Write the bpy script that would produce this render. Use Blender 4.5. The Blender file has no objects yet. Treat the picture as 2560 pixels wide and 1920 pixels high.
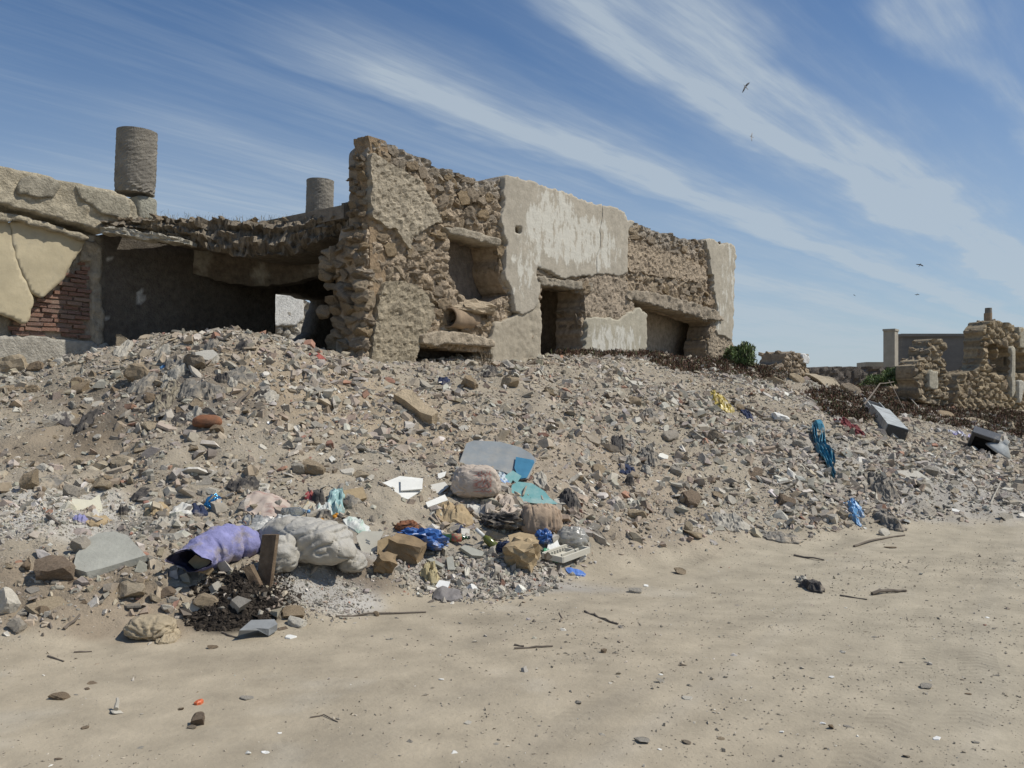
import bpy, math, random
import numpy as np
from math import radians as R
random.seed(7); rng = np.random.default_rng(7)
S = bpy.context.scene; COL = S.collection

# ------------------------------------------------------------------ camera, sky, sun, exposure
EYE = 1.6; F = 2217.0; HZ = 1000.0            # eye height; focal length and horizon row in photo pixels (2560 wide)
cam = bpy.data.cameras.new('camera'); camo = bpy.data.objects.new('camera', cam); COL.objects.link(camo)
camo.location = (0, 0, EYE); camo.rotation_euler = (R(90), 0, 0)
cam.sensor_width = 36; cam.lens = 36 * F / 2560; cam.shift_y = (HZ - 960) / 2560
cam.clip_start = 0.05; cam.clip_end = 3000
S.camera = camo
SUN_EL = 53.0; SUN_AZ = 93.0                   # azimuth clockwise from +Y
sdir = np.array([math.sin(R(SUN_AZ)) * math.cos(R(SUN_EL)), math.cos(R(SUN_AZ)) * math.cos(R(SUN_EL)), math.sin(R(SUN_EL))])
w = bpy.data.worlds.new('World'); S.world = w; w.use_nodes = True
nt = w.node_tree; N = nt.nodes; L = nt.links; N.clear()
def wn(t, **k):
    n = N.new(t)
    for a, b in k.items(): setattr(n, a, b)
    return n
def wm(op, a, b=None, c=None):
    n = wn('ShaderNodeMath', operation=op)
    for i, v in enumerate((a, b, c)):
        if v is None: continue
        if isinstance(v, (int, float)): n.inputs[i].default_value = v
        else: L.new(v, n.inputs[i])
    return n.outputs[0]
sky = wn('ShaderNodeTexSky', sky_type='NISHITA'); sky.sun_disc = False
sky.sun_elevation = R(SUN_EL); sky.sun_rotation = R(SUN_AZ)
sky.altitude = 0; sky.air_density = 1.0; sky.dust_density = 0.5; sky.ozone_density = 4.5
tc = wn('ShaderNodeTexCoord'); sx = wn('ShaderNodeSeparateXYZ'); L.new(tc.outputs['Generated'], sx.inputs[0])
zz = wm('MAXIMUM', sx.outputs[2], 0.03)
ac = wm('DIVIDE', wm('SUBTRACT', wm('MULTIPLY', sx.outputs[0], 0.788), wm('MULTIPLY', sx.outputs[1], 0.615)), zz)
al = wm('DIVIDE', wm('ADD', wm('MULTIPLY', sx.outputs[0], 0.615), wm('MULTIPLY', sx.outputs[1], 0.788)), zz)
def cnoise(fa, fc, scale, detail, rough=0.55, off=0.0):
    cb = wn('ShaderNodeCombineXYZ'); L.new(wm('MULTIPLY', al, fa), cb.inputs[0]); L.new(wm('MULTIPLY', ac, fc), cb.inputs[1]); cb.inputs[2].default_value = off
    n = wn('ShaderNodeTexNoise'); n.inputs['Scale'].default_value = scale; n.inputs['Detail'].default_value = detail; n.inputs['Roughness'].default_value = rough
    L.new(cb.outputs[0], n.inputs['Vector']); return n.outputs['Fac']
warp = wm('ADD', wm('MULTIPLY', wm('SUBTRACT', cnoise(0.5, 1.0, 1.0, 3), 0.5), 0.55), wm('MULTIPLY', wm('SUBTRACT', cnoise(1.2, 3.0, 1.7, 3, off=4.0), 0.5), 0.22))
acw = wm('ADD', ac, warp)
cr = wn('ShaderNodeValToRGB'); cr.color_ramp.interpolation = 'EASE'
L.new(wm('DIVIDE', wm('ADD', acw, 4.0), 4.0), cr.inputs[0])
stops = [(0.0, .30), (.16, .10), (.262, .40), (.33, .10), (.37, .0), (.425, .14), (.455, .02), (.47, .30), (.508, .95), (.55, .30), (.60, .0), (.645, .10), (.685, .95), (.715, .62), (.745, .72), (.785, .14), (.81, .06), (.84, .02), (.875, .60), (.91, .15), (1.0, .25)]
e = cr.color_ramp.elements
while len(e) > 1: e.remove(e[-1])
e[0].position = stops[0][0]; e[0].color = (stops[0][1],) * 3 + (1,)
for p, v in stops[1:]:
    q = e.new(p); q.color = (v, v, v, 1)
def mrange(v, a, b, c=0.0, d=1.0):
    n = wn('ShaderNodeMapRange'); n.interpolation_type = 'SMOOTHSTEP'
    L.new(v, n.inputs[0]); n.inputs[1].default_value = a; n.inputs[2].default_value = b; n.inputs[3].default_value = c; n.inputs[4].default_value = d
    return n.outputs[0]
streak = wm('ADD', wm('MULTIPLY', cnoise(0.7, 6.5, 2.0, 9, 0.66), 0.65), wm('MULTIPLY', cnoise(0.45, 1.1, 1.0, 4, off=9.0), 0.6))
cl = wm('MULTIPLY', cr.outputs[0], mrange(streak, 0.24, 0.86, 0.12, 1.10))
cl = wm('MULTIPLY', cl, mrange(al, 1.25, 2.0))
cl = wm('ADD', cl, wm('MULTIPLY', mrange(streak, 0.55, 0.85), 0.12))
cl = wm('MINIMUM', wm('ADD', cl, mrange(sx.outputs[2], 0.0, 0.42, 0.55, 0.0)), 0.80)
tn = wn('ShaderNodeMixRGB', blend_type='MULTIPLY'); tn.inputs[0].default_value = 1; L.new(sky.outputs[0], tn.inputs[1]); tn.inputs[2].default_value = (.82, .94, 1.03, 1)
mx = wn('ShaderNodeMixRGB'); L.new(cl, mx.inputs[0]); L.new(tn.outputs[0], mx.inputs[1]); mx.inputs[2].default_value = (5.2, 6.0, 6.7, 1)
bg = wn('ShaderNodeBackground'); bg.inputs[1].default_value = 0.085; L.new(mx.outputs[0], bg.inputs[0])
ou = wn('ShaderNodeOutputWorld'); L.new(bg.outputs[0], ou.inputs[0])
sl = bpy.data.lights.new('sun', 'SUN'); sl.energy = 3.7; sl.angle = R(0.5); sl.color = (1, .96, .885)
so = bpy.data.objects.new('sun', sl); COL.objects.link(so); so.location = (20, 0, 40)
from mathutils import Vector, Matrix, Euler
so.rotation_euler = Vector(sdir).to_track_quat('Z', 'Y').to_euler()
S.view_settings.view_transform = 'Standard'; S.view_settings.look = 'None'; S.view_settings.exposure = 0.12; S.view_settings.gamma = 1
S.view_settings.use_curve_mapping = False

# ------------------------------------------------------------------ helpers
def hash2(ix, iy, seed):
    h = (ix.astype(np.int64) * 374761393 + iy.astype(np.int64) * 668265263 + seed * 974711) & 0x7fffffff
    h = ((h ^ (h >> 13)) * 1274126177) & 0x7fffffff
    h = ((h ^ (h >> 16)) * 69069 + 12345) & 0x7fffffff
    return ((h >> 7) & 0xffff) / 65535.0
def vnoise(x, y, seed=0):
    ix = np.floor(x); iy = np.floor(y); fx = x - ix; fy = y - iy
    fx = fx * fx * fx * (fx * (fx * 6 - 15) + 10); fy = fy * fy * fy * (fy * (fy * 6 - 15) + 10)
    a = hash2(ix, iy, seed); b = hash2(ix + 1, iy, seed); c = hash2(ix, iy + 1, seed); d = hash2(ix + 1, iy + 1, seed)
    return (a * (1 - fx) + b * fx) * (1 - fy) + (c * (1 - fx) + d * fx) * fy
def fbm(x, y, f=1.0, o=4, seed=0, g=0.5):
    x = np.asarray(x, float); y = np.asarray(y, float)
    t = 0; a = 1; s = 0
    for i in range(o):
        t = t + a * (vnoise(x * f + 17.3 * i, y * f - 9.1 * i, seed + i) - 0.5); s += a; a *= g; f *= 2.03
    return t / s * 2          # about -1..1
def ridge(x, y, f, o=3, seed=0):
    return 1 - 2 * np.abs(fbm(x, y, f, o, seed))
def smooth(a, b, x):
    t = np.clip((x - a) / (b - a), 0, 1); return t * t * (3 - 2 * t)
def inpoly(px, py, poly):
    r = np.zeros(np.shape(px), bool); n = len(poly); j = n - 1
    for i in range(n):
        xi, yi = poly[i]; xj, yj = poly[j]
        if yi != yj:
            c = ((yi > py) != (yj > py)) & (px < (xj - xi) * (py - yi) / (yj - yi) + xi); r ^= c
        j = i
    return r
def W(px, py, Y):             # the point seen at a photo pixel, at depth Y
    return np.array([(px - 1280) / F * Y, Y, EYE + (HZ - py) / F * Y])
def proj(p):
    return 1280 + p[0] / p[1] * F, HZ - (p[2] - EYE) / p[1] * F

ORG = {}                      # world origin of each object
def props(o, label=None, cat=None, group=None, kind=None):
    if label: o['label'] = label
    if cat: o['category'] = cat
    if group: o['group'] = group
    if kind: o['kind'] = kind
    return o
def place(o, org, parent):
    COL.objects.link(o); org = np.array(org, float); ORG[o] = org
    if parent is not None:
        o.parent = parent; o.location = org - ORG[parent]
    else: o.location = org
def empty(name, loc, label=None, cat=None, group=None, parent=None):
    o = bpy.data.objects.new(name, None); o.empty_display_size = .1; place(o, loc, parent); return props(o, label, cat, group)
def raw_mesh(name, v, f, mat, cols=None, smooth_=False, sizes=None):
    """v (n,3); f (m,k) int array, or list of tuples"""
    me = bpy.data.meshes.new(name)
    v = np.asarray(v, np.float32)
    if isinstance(f, np.ndarray):
        k = f.shape[1]; m = len(f)
        me.vertices.add(len(v)); me.vertices.foreach_set('co', v.ravel())
        me.loops.add(m * k); me.loops.foreach_set('vertex_index', f.astype(np.int32).ravel())
        me.polygons.add(m); me.polygons.foreach_set('loop_start', np.arange(0, m * k, k, dtype=np.int32))
        me.update(calc_edges=True)
    else:
        me.from_pydata([tuple(map(float, a)) for a in v], [], [tuple(int(i) for i in a) for a in f]); me.update()
    if cols is not None:
        a = me.color_attributes.new('Col', 'FLOAT_COLOR', 'POINT')
        c = np.ones((len(v), 4), np.float32); c[:, :cols.shape[1]] = cols; a.data.foreach_set('color', c.ravel())
    me.polygons.foreach_set('use_smooth', np.full(len(me.polygons), bool(smooth_)))
    if mat is not None: me.materials.append(mat)
    return me
def mesh(name, v, f, mat, parent=None, cols=None, smooth_=False, label=None, cat=None, group=None, kind=None):
    v = np.asarray(v, float)
    org = np.array([v[:, 0].mean(), v[:, 1].mean(), v[:, 2].min()])
    o = bpy.data.objects.new(name, raw_mesh(name, v - org, f, mat, cols, smooth_)); place(o, org, parent)
    return props(o, label, cat, group, kind)

# materials
def material(name, col, rough=0.9, var=0.25, scale=8, bump=0.3, bscale=40, col2=None, vcol=False, rnd=None, spec=0.2, trans=0, alpha=None, metal=0, stain=None, bdist=0.02, sub=None):
    m = bpy.data.materials.new(name); m.use_nodes = True; t = m.node_tree; n = t.nodes; l = t.links
    p = n['Principled BSDF']; p.inputs['Roughness'].default_value = rough; p.inputs['Specular IOR Level'].default_value = spec
    p.inputs['Metallic'].default_value = metal; p.inputs['Transmission Weight'].default_value = trans
    co = n.new('ShaderNodeTexCoord')
    vec = co.outputs['Object']
    if vcol:
        a = n.new('ShaderNodeAttribute'); a.attribute_name = 'Col'; base = a.outputs['Color']
    elif rnd:
        oi = n.new('ShaderNodeObjectInfo'); r = n.new('ShaderNodeValToRGB'); l.new(oi.outputs['Random'], r.inputs[0])
        el = r.color_ramp.elements
        while len(el) > 1: el.remove(el[-1])
        r.color_ramp.interpolation = 'CONSTANT' if len(rnd) > 3 else 'LINEAR'
        el[0].color = tuple(rnd[0]) + (1,); el[0].position = 0
        for i, c in enumerate(rnd[1:], 1):
            q = el.new(i / len(rnd)); q.color = tuple(c) + (1,)
        base = r.outputs[0]
    else:
        rgb = n.new('ShaderNodeRGB'); rgb.outputs[0].default_value = tuple(col) + (1,); base = rgb.outputs[0]
    if rnd:
        # shift the texture per object so copies differ
        ad = n.new('ShaderNodeVectorMath'); ad.operation = 'ADD'; oi2 = n.new('ShaderNodeObjectInfo'); l.new(vec, ad.inputs[0]); l.new(oi2.outputs['Location'], ad.inputs[1]); vec = ad.outputs[0]
    if stain:                  # (colour, scale, threshold, softness, stretch) patches of another tone
        c2, sc, th, sf, st = stain
        mp = n.new('ShaderNodeMapping'); mp.inputs['Scale'].default_value = st; l.new(vec, mp.inputs[0])
        sn = n.new('ShaderNodeTexNoise'); sn.inputs['Scale'].default_value = sc; sn.inputs['Detail'].default_value = 6; sn.inputs['Roughness'].default_value = .65; l.new(mp.outputs[0], sn.inputs[0])
        mr = n.new('ShaderNodeMapRange'); mr.inputs[1].default_value = th - sf; mr.inputs[2].default_value = th + sf; l.new(sn.outputs['Fac'], mr.inputs[0])
        mm = n.new('ShaderNodeMixRGB'); l.new(mr.outputs[0], mm.inputs[0]); l.new(base, mm.inputs[1]); mm.inputs[2].default_value = tuple(c2) + (1,); base = mm.outputs[0]
    nz = n.new('ShaderNodeTexNoise'); nz.inputs['Scale'].default_value = scale; nz.inputs['Detail'].default_value = 7; nz.inputs['Roughness'].default_value = .6; l.new(vec, nz.inputs[0])
    mr = n.new('ShaderNodeMapRange'); mr.inputs[1].default_value = .3; mr.inputs[2].default_value = .7; mr.inputs[3].default_value = 1 - var; mr.inputs[4].default_value = 1 + var; l.new(nz.outputs['Fac'], mr.inputs[0])
    hs = n.new('ShaderNodeVectorMath'); hs.operation = 'SCALE'; l.new(base, hs.inputs[0]); l.new(mr.outputs[0], hs.inputs['Scale'])
    l.new(hs.outputs[0], p.inputs['Base Color'])
    if bump:
        bn = n.new('ShaderNodeTexNoise'); bn.inputs['Scale'].default_value = bscale; bn.inputs['Detail'].default_value = 8; bn.inputs['Roughness'].default_value = .65; l.new(vec, bn.inputs[0])
        b = n.new('ShaderNodeBump'); b.inputs['Strength'].default_value = bump; b.inputs['Distance'].default_value = bdist; l.new(bn.outputs['Fac'], b.inputs['Height']); l.new(b.outputs[0], p.inputs['Normal'])
    if alpha is not None: p.inputs['Alpha'].default_value = alpha
    return m
M = {}
M['ground'] = material('dusty_ground', None, .95, .18, 3.0, .7, 26, vcol=True, bdist=.045)
M['rubble'] = material('rubble_mix', None, .93, .22, 12, .35, 60, vcol=True)
g_t = M['ground'].node_tree; g_b = next(n_ for n_ in g_t.nodes if n_.type == 'BUMP'); g_a = next(n_ for n_ in g_t.nodes if n_.type == 'ATTRIBUTE'); g_m = g_t.nodes.new('ShaderNodeMapRange'); g_m.inputs[3].default_value = .28; g_m.inputs[4].default_value = .75
g_t.links.new(g_a.outputs['Alpha'], g_m.inputs[0]); g_t.links.new(g_m.outputs[0], g_b.inputs['Strength'])
def tread():
    t = g_t; n = t.nodes; l = t.links; co = next(q for q in n if q.type == 'TEX_COORD'); sp = n.new('ShaderNodeSeparateXYZ'); l.new(co.outputs['Object'], sp.inputs[0])
    def m(op, a_, b_=None):
        q = n.new('ShaderNodeMath'); q.operation = op
        for i, v_ in enumerate((a_, b_)):
            if v_ is None: continue
            if isinstance(v_, (int, float)): q.inputs[i].default_value = v_
            else: l.new(v_, q.inputs[i])
        return q.outputs[0]
    wz = n.new('ShaderNodeTexNoise'); wz.inputs['Scale'].default_value = .35; l.new(co.outputs['Object'], wz.inputs['Vector'])
    ac_ = m('ADD', m('SUBTRACT', m('MULTIPLY', sp.outputs[0], .847), m('MULTIPLY', sp.outputs[1], .532)), m('MULTIPLY', wz.outputs['Fac'], .9)); al_ = m('ADD', m('MULTIPLY', sp.outputs[0], .532), m('MULTIPLY', sp.outputs[1], .847))
    tot = None
    for c_, w_ in ((-1.55, .11), (-.35, .10), (-.05, .10), (1.15, .12), (-2.75, .1), (2.1, .11)):
        d_ = m('ABSOLUTE', m('SUBTRACT', ac_, c_)); ins = m('LESS_THAN', d_, w_); rb = m('GREATER_THAN', m('SINE', m('ADD', m('MULTIPLY', al_, 95), m('MULTIPLY', d_, 60))), .0)
        v_ = m('MULTIPLY', ins, m('ADD', m('MULTIPLY', rb, .6), .4)); tot = v_ if tot is None else m('ADD', tot, v_)
    br = n.new('ShaderNodeTexNoise'); br.inputs['Scale'].default_value = 1.4; br.inputs['Detail'].default_value = 4; l.new(co.outputs['Object'], br.inputs['Vector']); mr_ = n.new('ShaderNodeMapRange'); mr_.inputs[1].default_value = .45; mr_.inputs[2].default_value = .62; l.new(br.outputs['Fac'], mr_.inputs[0])
    tot = m('MULTIPLY', m('MULTIPLY', tot, mr_.outputs[0]), m('SUBTRACT', 1, g_a.outputs['Alpha']))
    hb = g_b.inputs['Height'].links[0].from_socket; l.new(m('SUBTRACT', hb, m('MULTIPLY', tot, .55)), g_b.inputs['Height'])
    p_ = n['Principled BSDF']; bc = p_.inputs['Base Color'].links[0].from_socket; sc2 = n.new('ShaderNodeVectorMath'); sc2.operation = 'SCALE'; l.new(bc, sc2.inputs[0]); l.new(m('SUBTRACT', 1, m('MULTIPLY', tot, .16)), sc2.inputs['Scale']); l.new(sc2.outputs[0], p_.inputs['Base Color'])
tread()
TAN = (.405, .34, .255); GREY = (.355, .325, .275); PALE = (.485, .45, .38); BRN = (.29, .225, .155); WHT = (.66, .63, .56); PINK = (.375, .29, .225); BRICK = (.36, .15, .095); DARK = (.10, .09, .078)
M['stone'] = material('wall_stone', None, .95, .3, 9, .9, 28, rnd=[(.385, .295, .195), (.42, .325, .215), (.35, .28, .20), (.44, .35, .24), (.38, .315, .235), (.40, .30, .185)], bdist=.05)
M['tanrock'] = material('tan_stone', None, .95, .25, 9, .7, 30, rnd=[(.43, .34, .225), (.38, .295, .195), (.46, .375, .26), (.35, .265, .17), (.42, .35, .25)], bdist=.04)
M['greyrock'] = material('grey_concrete', None, .95, .22, 9, .6, 35, rnd=[(.34, .305, .25), (.385, .345, .28), (.31, .28, .23), (.40, .36, .29), (.36, .315, .25)], bdist=.04)
M['brownrock'] = material('brown_stone', None, .95, .3, 9, .7, 30, rnd=[(.27, .20, .13), (.31, .23, .15), (.24, .18, .125), (.29, .235, .17)], bdist=.04)
M['palerock'] = material('pale_plaster_chunk', None, .9, .15, 9, .4, 40, rnd=[(.48, .435, .35), (.53, .485, .40), (.45, .41, .335), (.50, .465, .39)], bdist=.02)
M['whitetile'] = material('white_shard', None, .7, .10, 8, .15, 40, rnd=[(.72, .70, .63), (.66, .64, .58), (.75, .73, .68), (.68, .65, .56)], spec=.35)
M['brickbit'] = material('red_brick', None, .95, .35, 10, .8, 40, stain=((.42, .36, .29), 7, .60, .06, (1, 1, 1)), rnd=[(.34, .19, .135), (.38, .23, .17), (.31, .175, .13), (.37, .25, .19), (.28, .175, .14)], bdist=.03)

# base shapes -------------------------------------------------------
def ico(sub):
    t = (1 + 5 ** .5) / 2
    v = [(-1, t, 0), (1, t, 0), (-1, -t, 0), (1, -t, 0), (0, -1, t), (0, 1, t), (0, -1, -t), (0, 1, -t), (t, 0, -1), (t, 0, 1), (-t, 0, -1), (-t, 0, 1)]
    f = [(0, 11, 5), (0, 5, 1), (0, 1, 7), (0, 7, 10), (0, 10, 11), (1, 5, 9), (5, 11, 4), (11, 10, 2), (10, 7, 6), (7, 1, 8), (3, 9, 4), (3, 4, 2), (3, 2, 6), (3, 6, 8), (3, 8, 9), (4, 9, 5), (2, 4, 11), (6, 2, 10), (8, 6, 7), (9, 8, 1)]
    v = [np.array(a) / np.linalg.norm(a) for a in v]
    for _ in range(sub):
        c = {}; nf = []
        def mid(a, b):
            k = (min(a, b), max(a, b))
            if k not in c: q = v[a] + v[b]; v.append(q / np.linalg.norm(q)); c[k] = len(v) - 1
            return c[k]
        for a, b, d in f:
            x, y, z = mid(a, b), mid(b, d), mid(d, a); nf += [(a, x, z), (b, y, x), (d, z, y), (x, y, z)]
        f = nf
    return np.array(v), np.array(f)
def rock_shape(sub, seed, blocky=0.0, jit=.16, cuts=5, crag=0, cutd=(.38, .78)):
    r = np.random.default_rng(seed); v, f = ico(sub); v = v.copy()
    if blocky:
        m = np.abs(v).max(1, keepdims=True); v = v * (1 - blocky) + v / m * blocky * .85
    for _ in range(cuts):                       # chop with random planes: flat faces and hard corners
        n = r.normal(size=3); n /= np.linalg.norm(n); d = r.uniform(*cutd)
        k = v @ n; v -= np.outer(np.maximum(k - d, 0), n)
    v *= 1 + r.normal(0, jit * .35, (len(v), 1)); v += r.normal(0, jit * .22, v.shape)
    if crag:
        for fq, am in ((2.3, .13), (5.1, .07)):
            ph = r.uniform(0, 6, 6); v *= (1 + crag * am * (np.sin(v[:, :1] * fq + ph[0]) * np.sin(v[:, 1:2] * fq * 1.2 + ph[1]) + np.sin(v[:, 2:] * fq * 1.3 + ph[2]) * np.sin(v[:, :1] * fq * .8 + ph[3])))
    v -= v.mean(0); v /= np.abs(v).max(0)
    return v, f
def shard_shape(seed):
    """angular lump: a lopsided prism with a broken top"""
    r = np.random.default_rng(seed); n = 4 + seed % 2; a = np.sort(np.linspace(0, 2 * np.pi, n, endpoint=False) + r.uniform(-.5, .5, n)); q = r.uniform(.6, 1.0, n); x = np.cos(a) * q; y = np.sin(a) * q
    k = r.uniform(.35, .95); v = np.vstack([np.c_[x * k + r.uniform(-.25, .25), y * k + r.uniform(-.25, .25), r.uniform(.25, 1, n)], np.c_[x, y, r.uniform(-1, -.5, n)]]); f = []
    for i in range(1, n - 1): f.append((0, i, i + 1)); f.append((n, n + i + 1, n + i))
    for i in range(n):
        j = (i + 1) % n; f.append((i, n + i, n + j)); f.append((i, n + j, j))
    v -= v.mean(0); v /= np.abs(v).max(0); return v, np.array(f)
def slab_shape(seed, n=6, t=.22):
    r = np.random.default_rng(seed); a = np.sort(np.linspace(0, 2 * np.pi, n, endpoint=False) + r.uniform(-.35, .35, n)); q = r.uniform(.7, 1.0, n)
    x = np.cos(a) * q; y = np.sin(a) * q; k = r.uniform(.85, 1.0)
    v = np.vstack([np.c_[x * k, y * k, np.full(n, t)], np.c_[x, y, np.full(n, -t)]]); v[:, 2] += r.uniform(-.04, .04, 2 * n)
    f = []
    for i in range(1, n - 1): f.append((0, i, i + 1)); f.append((n, n + i + 1, n + i))
    for i in range(n):
        j = (i + 1) % n; f.append((i, n + i, n + j)); f.append((i, n + j, j))
    v[:, :2] /= np.abs(v[:, :2]).max(0)
    return v, np.array(f)

# ------------------------------------------------------------------ terrain
def gY(py): return EYE * F / (py - HZ)
ctrl = []
def cp(px, py, Y=None):
    ctrl.append(W(px, py, Y if Y else gY(py)))
toe = [(-500, 1660), (0, 1640), (300, 1605), (700, 1585), (1000, 1515), (1300, 1482), (1500, 1445), (1700, 1412), (2000, 1372), (2200, 1342), (2560, 1325), (3100, 1318)]
for p in toe: cp(*p)
for px, pts in {
    -500: [(1420, 6.4), (1200, 8), (1000, 10), (920, 12), (900, 16)],
    0: [(1410, 6.5), (1230, 7.8), (1110, 8.8), (1010, 10.1), (945, 12.0), (930, 15)],
    250: [(1400, 6.7), (1250, 7.8), (1110, 9.0), (980, 10.2), (880, 11.2), (885, 12.6), (900, 15)],
    620: [(1440, 6.7), (1330, 7.4), (1230, 8.1), (1100, 9.2), (950, 10.3), (835, 11.2), (850, 12.6), (890, 15), (900, 20)],
    800: [(1420, 6.9), (1290, 7.8), (1150, 9.0), (1000, 10.4), (880, 11.9), (895, 13.6)],
    1000: [(1420, 7.4), (1310, 8.1), (1160, 9.3), (1000, 11.0), (912, 12.8), (905, 14.5), (930, 20)],
    1300: [(1390, 8.0), (1300, 8.6), (1130, 10.2), (1000, 12.0), (912, 14.2), (900, 16.2), (940, 22)],
    1600: [(1330, 9.1), (1250, 9.9), (1080, 11.9), (960, 13.9), (908, 15.4), (890, 18.6), (900, 21), (950, 27)],
    1830: [(1320, 9.8), (1250, 10.7), (1080, 12.9), (975, 15.2), (945, 17.2), (905, 21), (915, 24), (960, 30)],
    2000: [(1290, 10.5), (1200, 11.7), (1080, 13.7), (1012, 15.3), (985, 19), (960, 24), (955, 32)],
    2250: [(1270, 11.4), (1200, 12.4), (1110, 14.2), (1055, 17), (1010, 22), (985, 28), (970, 36)],
    2560: [(1250, 12.2), (1190, 13.7), (1130, 16), (1080, 20), (1045, 26), (1020, 34)],
    3100: [(1250, 12.6), (1190, 14.5), (1110, 18), (1050, 26)]}.items():
    for py, Y in pts: cp(px, py, Y)
for Y in (2.0, 3.5, 4.7):
    for u in (-1.2, -.6, 0, .6, 1.2): ctrl.append(np.array([u * Y, Y, 0]))
for px, Y in ((1500, 6), (2000, 7), (2560, 6.5), (2560, 8.5), (3100, 9), (3600, 10), (1000, 5.5), (2100, 8.5)): ctrl.append(np.array([(px - 1280) / F * Y, Y, 0]))
ctrl = np.array(ctrl)
def tps(d): return d * d * np.log(d + 1e-9)
n_ = len(ctrl); Xc = ctrl[:, :2]
D = np.linalg.norm(Xc[:, None] - Xc[None], axis=2)
A = np.zeros((n_ + 3, n_ + 3)); A[:n_, :n_] = tps(D) + np.eye(n_) * .05; A[:n_, n_] = 1; A[:n_, n_ + 1:] = Xc; A[n_, :n_] = 1; A[n_ + 1:, :n_] = Xc.T
cw = np.linalg.solve(A, np.r_[ctrl[:, 2], 0, 0, 0])
def rbf(x, y):
    sh = x.shape; x = x.ravel(); y = y.ravel(); o = np.zeros(len(x))
    for i in range(0, len(x), 20000):
        q = np.c_[x[i:i + 20000], y[i:i + 20000]]; d = np.linalg.norm(q[:, None] - Xc[None], axis=2)
        o[i:i + 20000] = tps(d) @ cw[:n_] + cw[n_] + q @ cw[n_ + 1:]
    return o.reshape(sh)
def axis(a, b, st, lo, hi):
    c = np.arange(a, b, st); g = []; s = st; p = b
    while p < hi: g.append(p); s *= 1.22; p += s
    h = []; s = st; p = a - st
    while p > lo: h.append(p); s *= 1.22; p -= s
    return np.r_[h[::-1], c, g]
gx = axis(-10, 13, .05, -900, 900); gy = axis(9, 23, .055, 8.9, 1500); gy = np.r_[axis(2.6, 9, .032, -300, 8.999), gy[gy > 9.02]]
GX, GY = np.meshgrid(gx, gy, indexing='ij')
base = rbf(np.clip(GX, -13, 18), np.clip(GY, 1.5, 34))
far = smooth(30, 60, np.hypot(GX - 2, GY - 10)); farz = np.where(GY > 12, 1.1, 0)
base = base * (1 - far) + farz * far
mound = smooth(.0, .25, base)                     # 0 on the road, 1 on the heap
base = np.where(base < .06, .06 * np.exp((np.minimum(base, .06) - .06) / .06), base) - .02
rough = .10 * fbm(GX, GY, .9, 4, 3) + .075 * fbm(GX, GY, 3.0, 4, 11) + .034 * fbm(GX, GY, 9, 3, 19)
rut = fbm(GX * .35 - GY * .25, GX * .9 + GY * 1.1, .9, 3, 23)
tx = GX * .847 - GY * .532 + .25 * fbm(GX, GY, .25, 2, 61); ta = GX * .532 + GY * .847            # wheel tracks along the road
trk = sum(d * np.exp(-((tx - c) / w_) ** 2) for c, w_, d in ((-2.1, .12, 1), (-1.75, .08, -.7), (-1.2, .10, .8), (-.75, .13, 1), (-.45, .08, -.8), (.3, .1, .7), (1.1, .14, 1), (1.5, .1, -.6), (2.2, .12, .8)))
ZG = -(1 - mound) * (.010 + .004 * np.sin(ta * 60)) * trk * (.6 + .4 * fbm(GX, GY, .7, 2, 63)) + base + mound * rough + (1 - mound) * (.012 * fbm(GX, GY, .6, 2, 5) + .002 * fbm(GX, GY, 5, 3, 29) + .003 * rut)
def H(x, y):
    x = np.asarray(x, float); y = np.asarray(y, float)
    i = np.clip(np.searchsorted(gx, x) - 1, 0, len(gx) - 2); j = np.clip(np.searchsorted(gy, y) - 1, 0, len(gy) - 2)
    a = (x - gx[i]) / (gx[i + 1] - gx[i]); b = (y - gy[j]) / (gy[j + 1] - gy[j]); a = np.clip(a, 0, 1); b = np.clip(b, 0, 1)
    return (ZG[i, j] * (1 - a) + ZG[i + 1, j] * a) * (1 - b) + (ZG[i, j + 1] * (1 - a) + ZG[i + 1, j + 1] * a) * b
YS = np.concatenate([np.arange(2.8, 30, .02), np.arange(30, 60, .2)])
def hit(px, py):              # ground point under a photo pixel
    x = (px - 1280) / F * YS; z = EYE + (HZ - py) / F * YS
    d = z - H(x, YS); k = np.where(d < 0)[0]
    k = k[0] if len(k) else len(YS) - 1
    if k > 0:
        t = d[k - 1] / (d[k - 1] - d[k] + 1e-9); Y = YS[k - 1] + t * (YS[k] - YS[k - 1])
    else: Y = YS[0]
    x = (px - 1280) / F * Y
    return np.array([x, Y, float(H(x, Y))])
def normal(x, y, e=.25):
    n = np.array([-(H(x + e, y) - H(x - e, y)) / (2 * e), -(H(x, y + e) - H(x, y - e)) / (2 * e), 1.0]); return n / np.linalg.norm(n)

for px_, py_, h_, r_ in ((620, 1490, .11, .22), (555, 1540, .05, .13), (690, 1450, .06, .12)):
    p_ = hit(px_, py_); ZG += h_ * np.exp(-((GX - p_[0]) ** 2 + (GY - p_[1]) ** 2) / r_ ** 2)
def mix(a, b, t): return a * (1 - t[..., None]) + np.array(b) * t[..., None]
gc = np.zeros(GX.shape + (3,)); gc[:] = (.395, .332, .238)
t1 = smooth(-.3, .6, fbm(GX * .8 + GY * .3, GY, .35, 4, 41)); gc = mix(gc, (.362, .308, .225), t1 * .8)
gc = mix(gc, (.27, .225, .16), smooth(.12, .55, fbm(GX * .45 - GY * .35, GX * .6 + GY * .9, 1.3, 4, 43)) * .25 * (1 - mound))
gc = mix(gc, (.45, .405, .325), smooth(.35, .7, fbm(GX, GY, 1.6, 4, 47)) * .35)
gc = mix(gc, (.43, .375, .29), np.clip(-trk, 0, 1) * .6 * (1 - mound))  # track ridges lightened in the colour to bring out their relief
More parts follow.
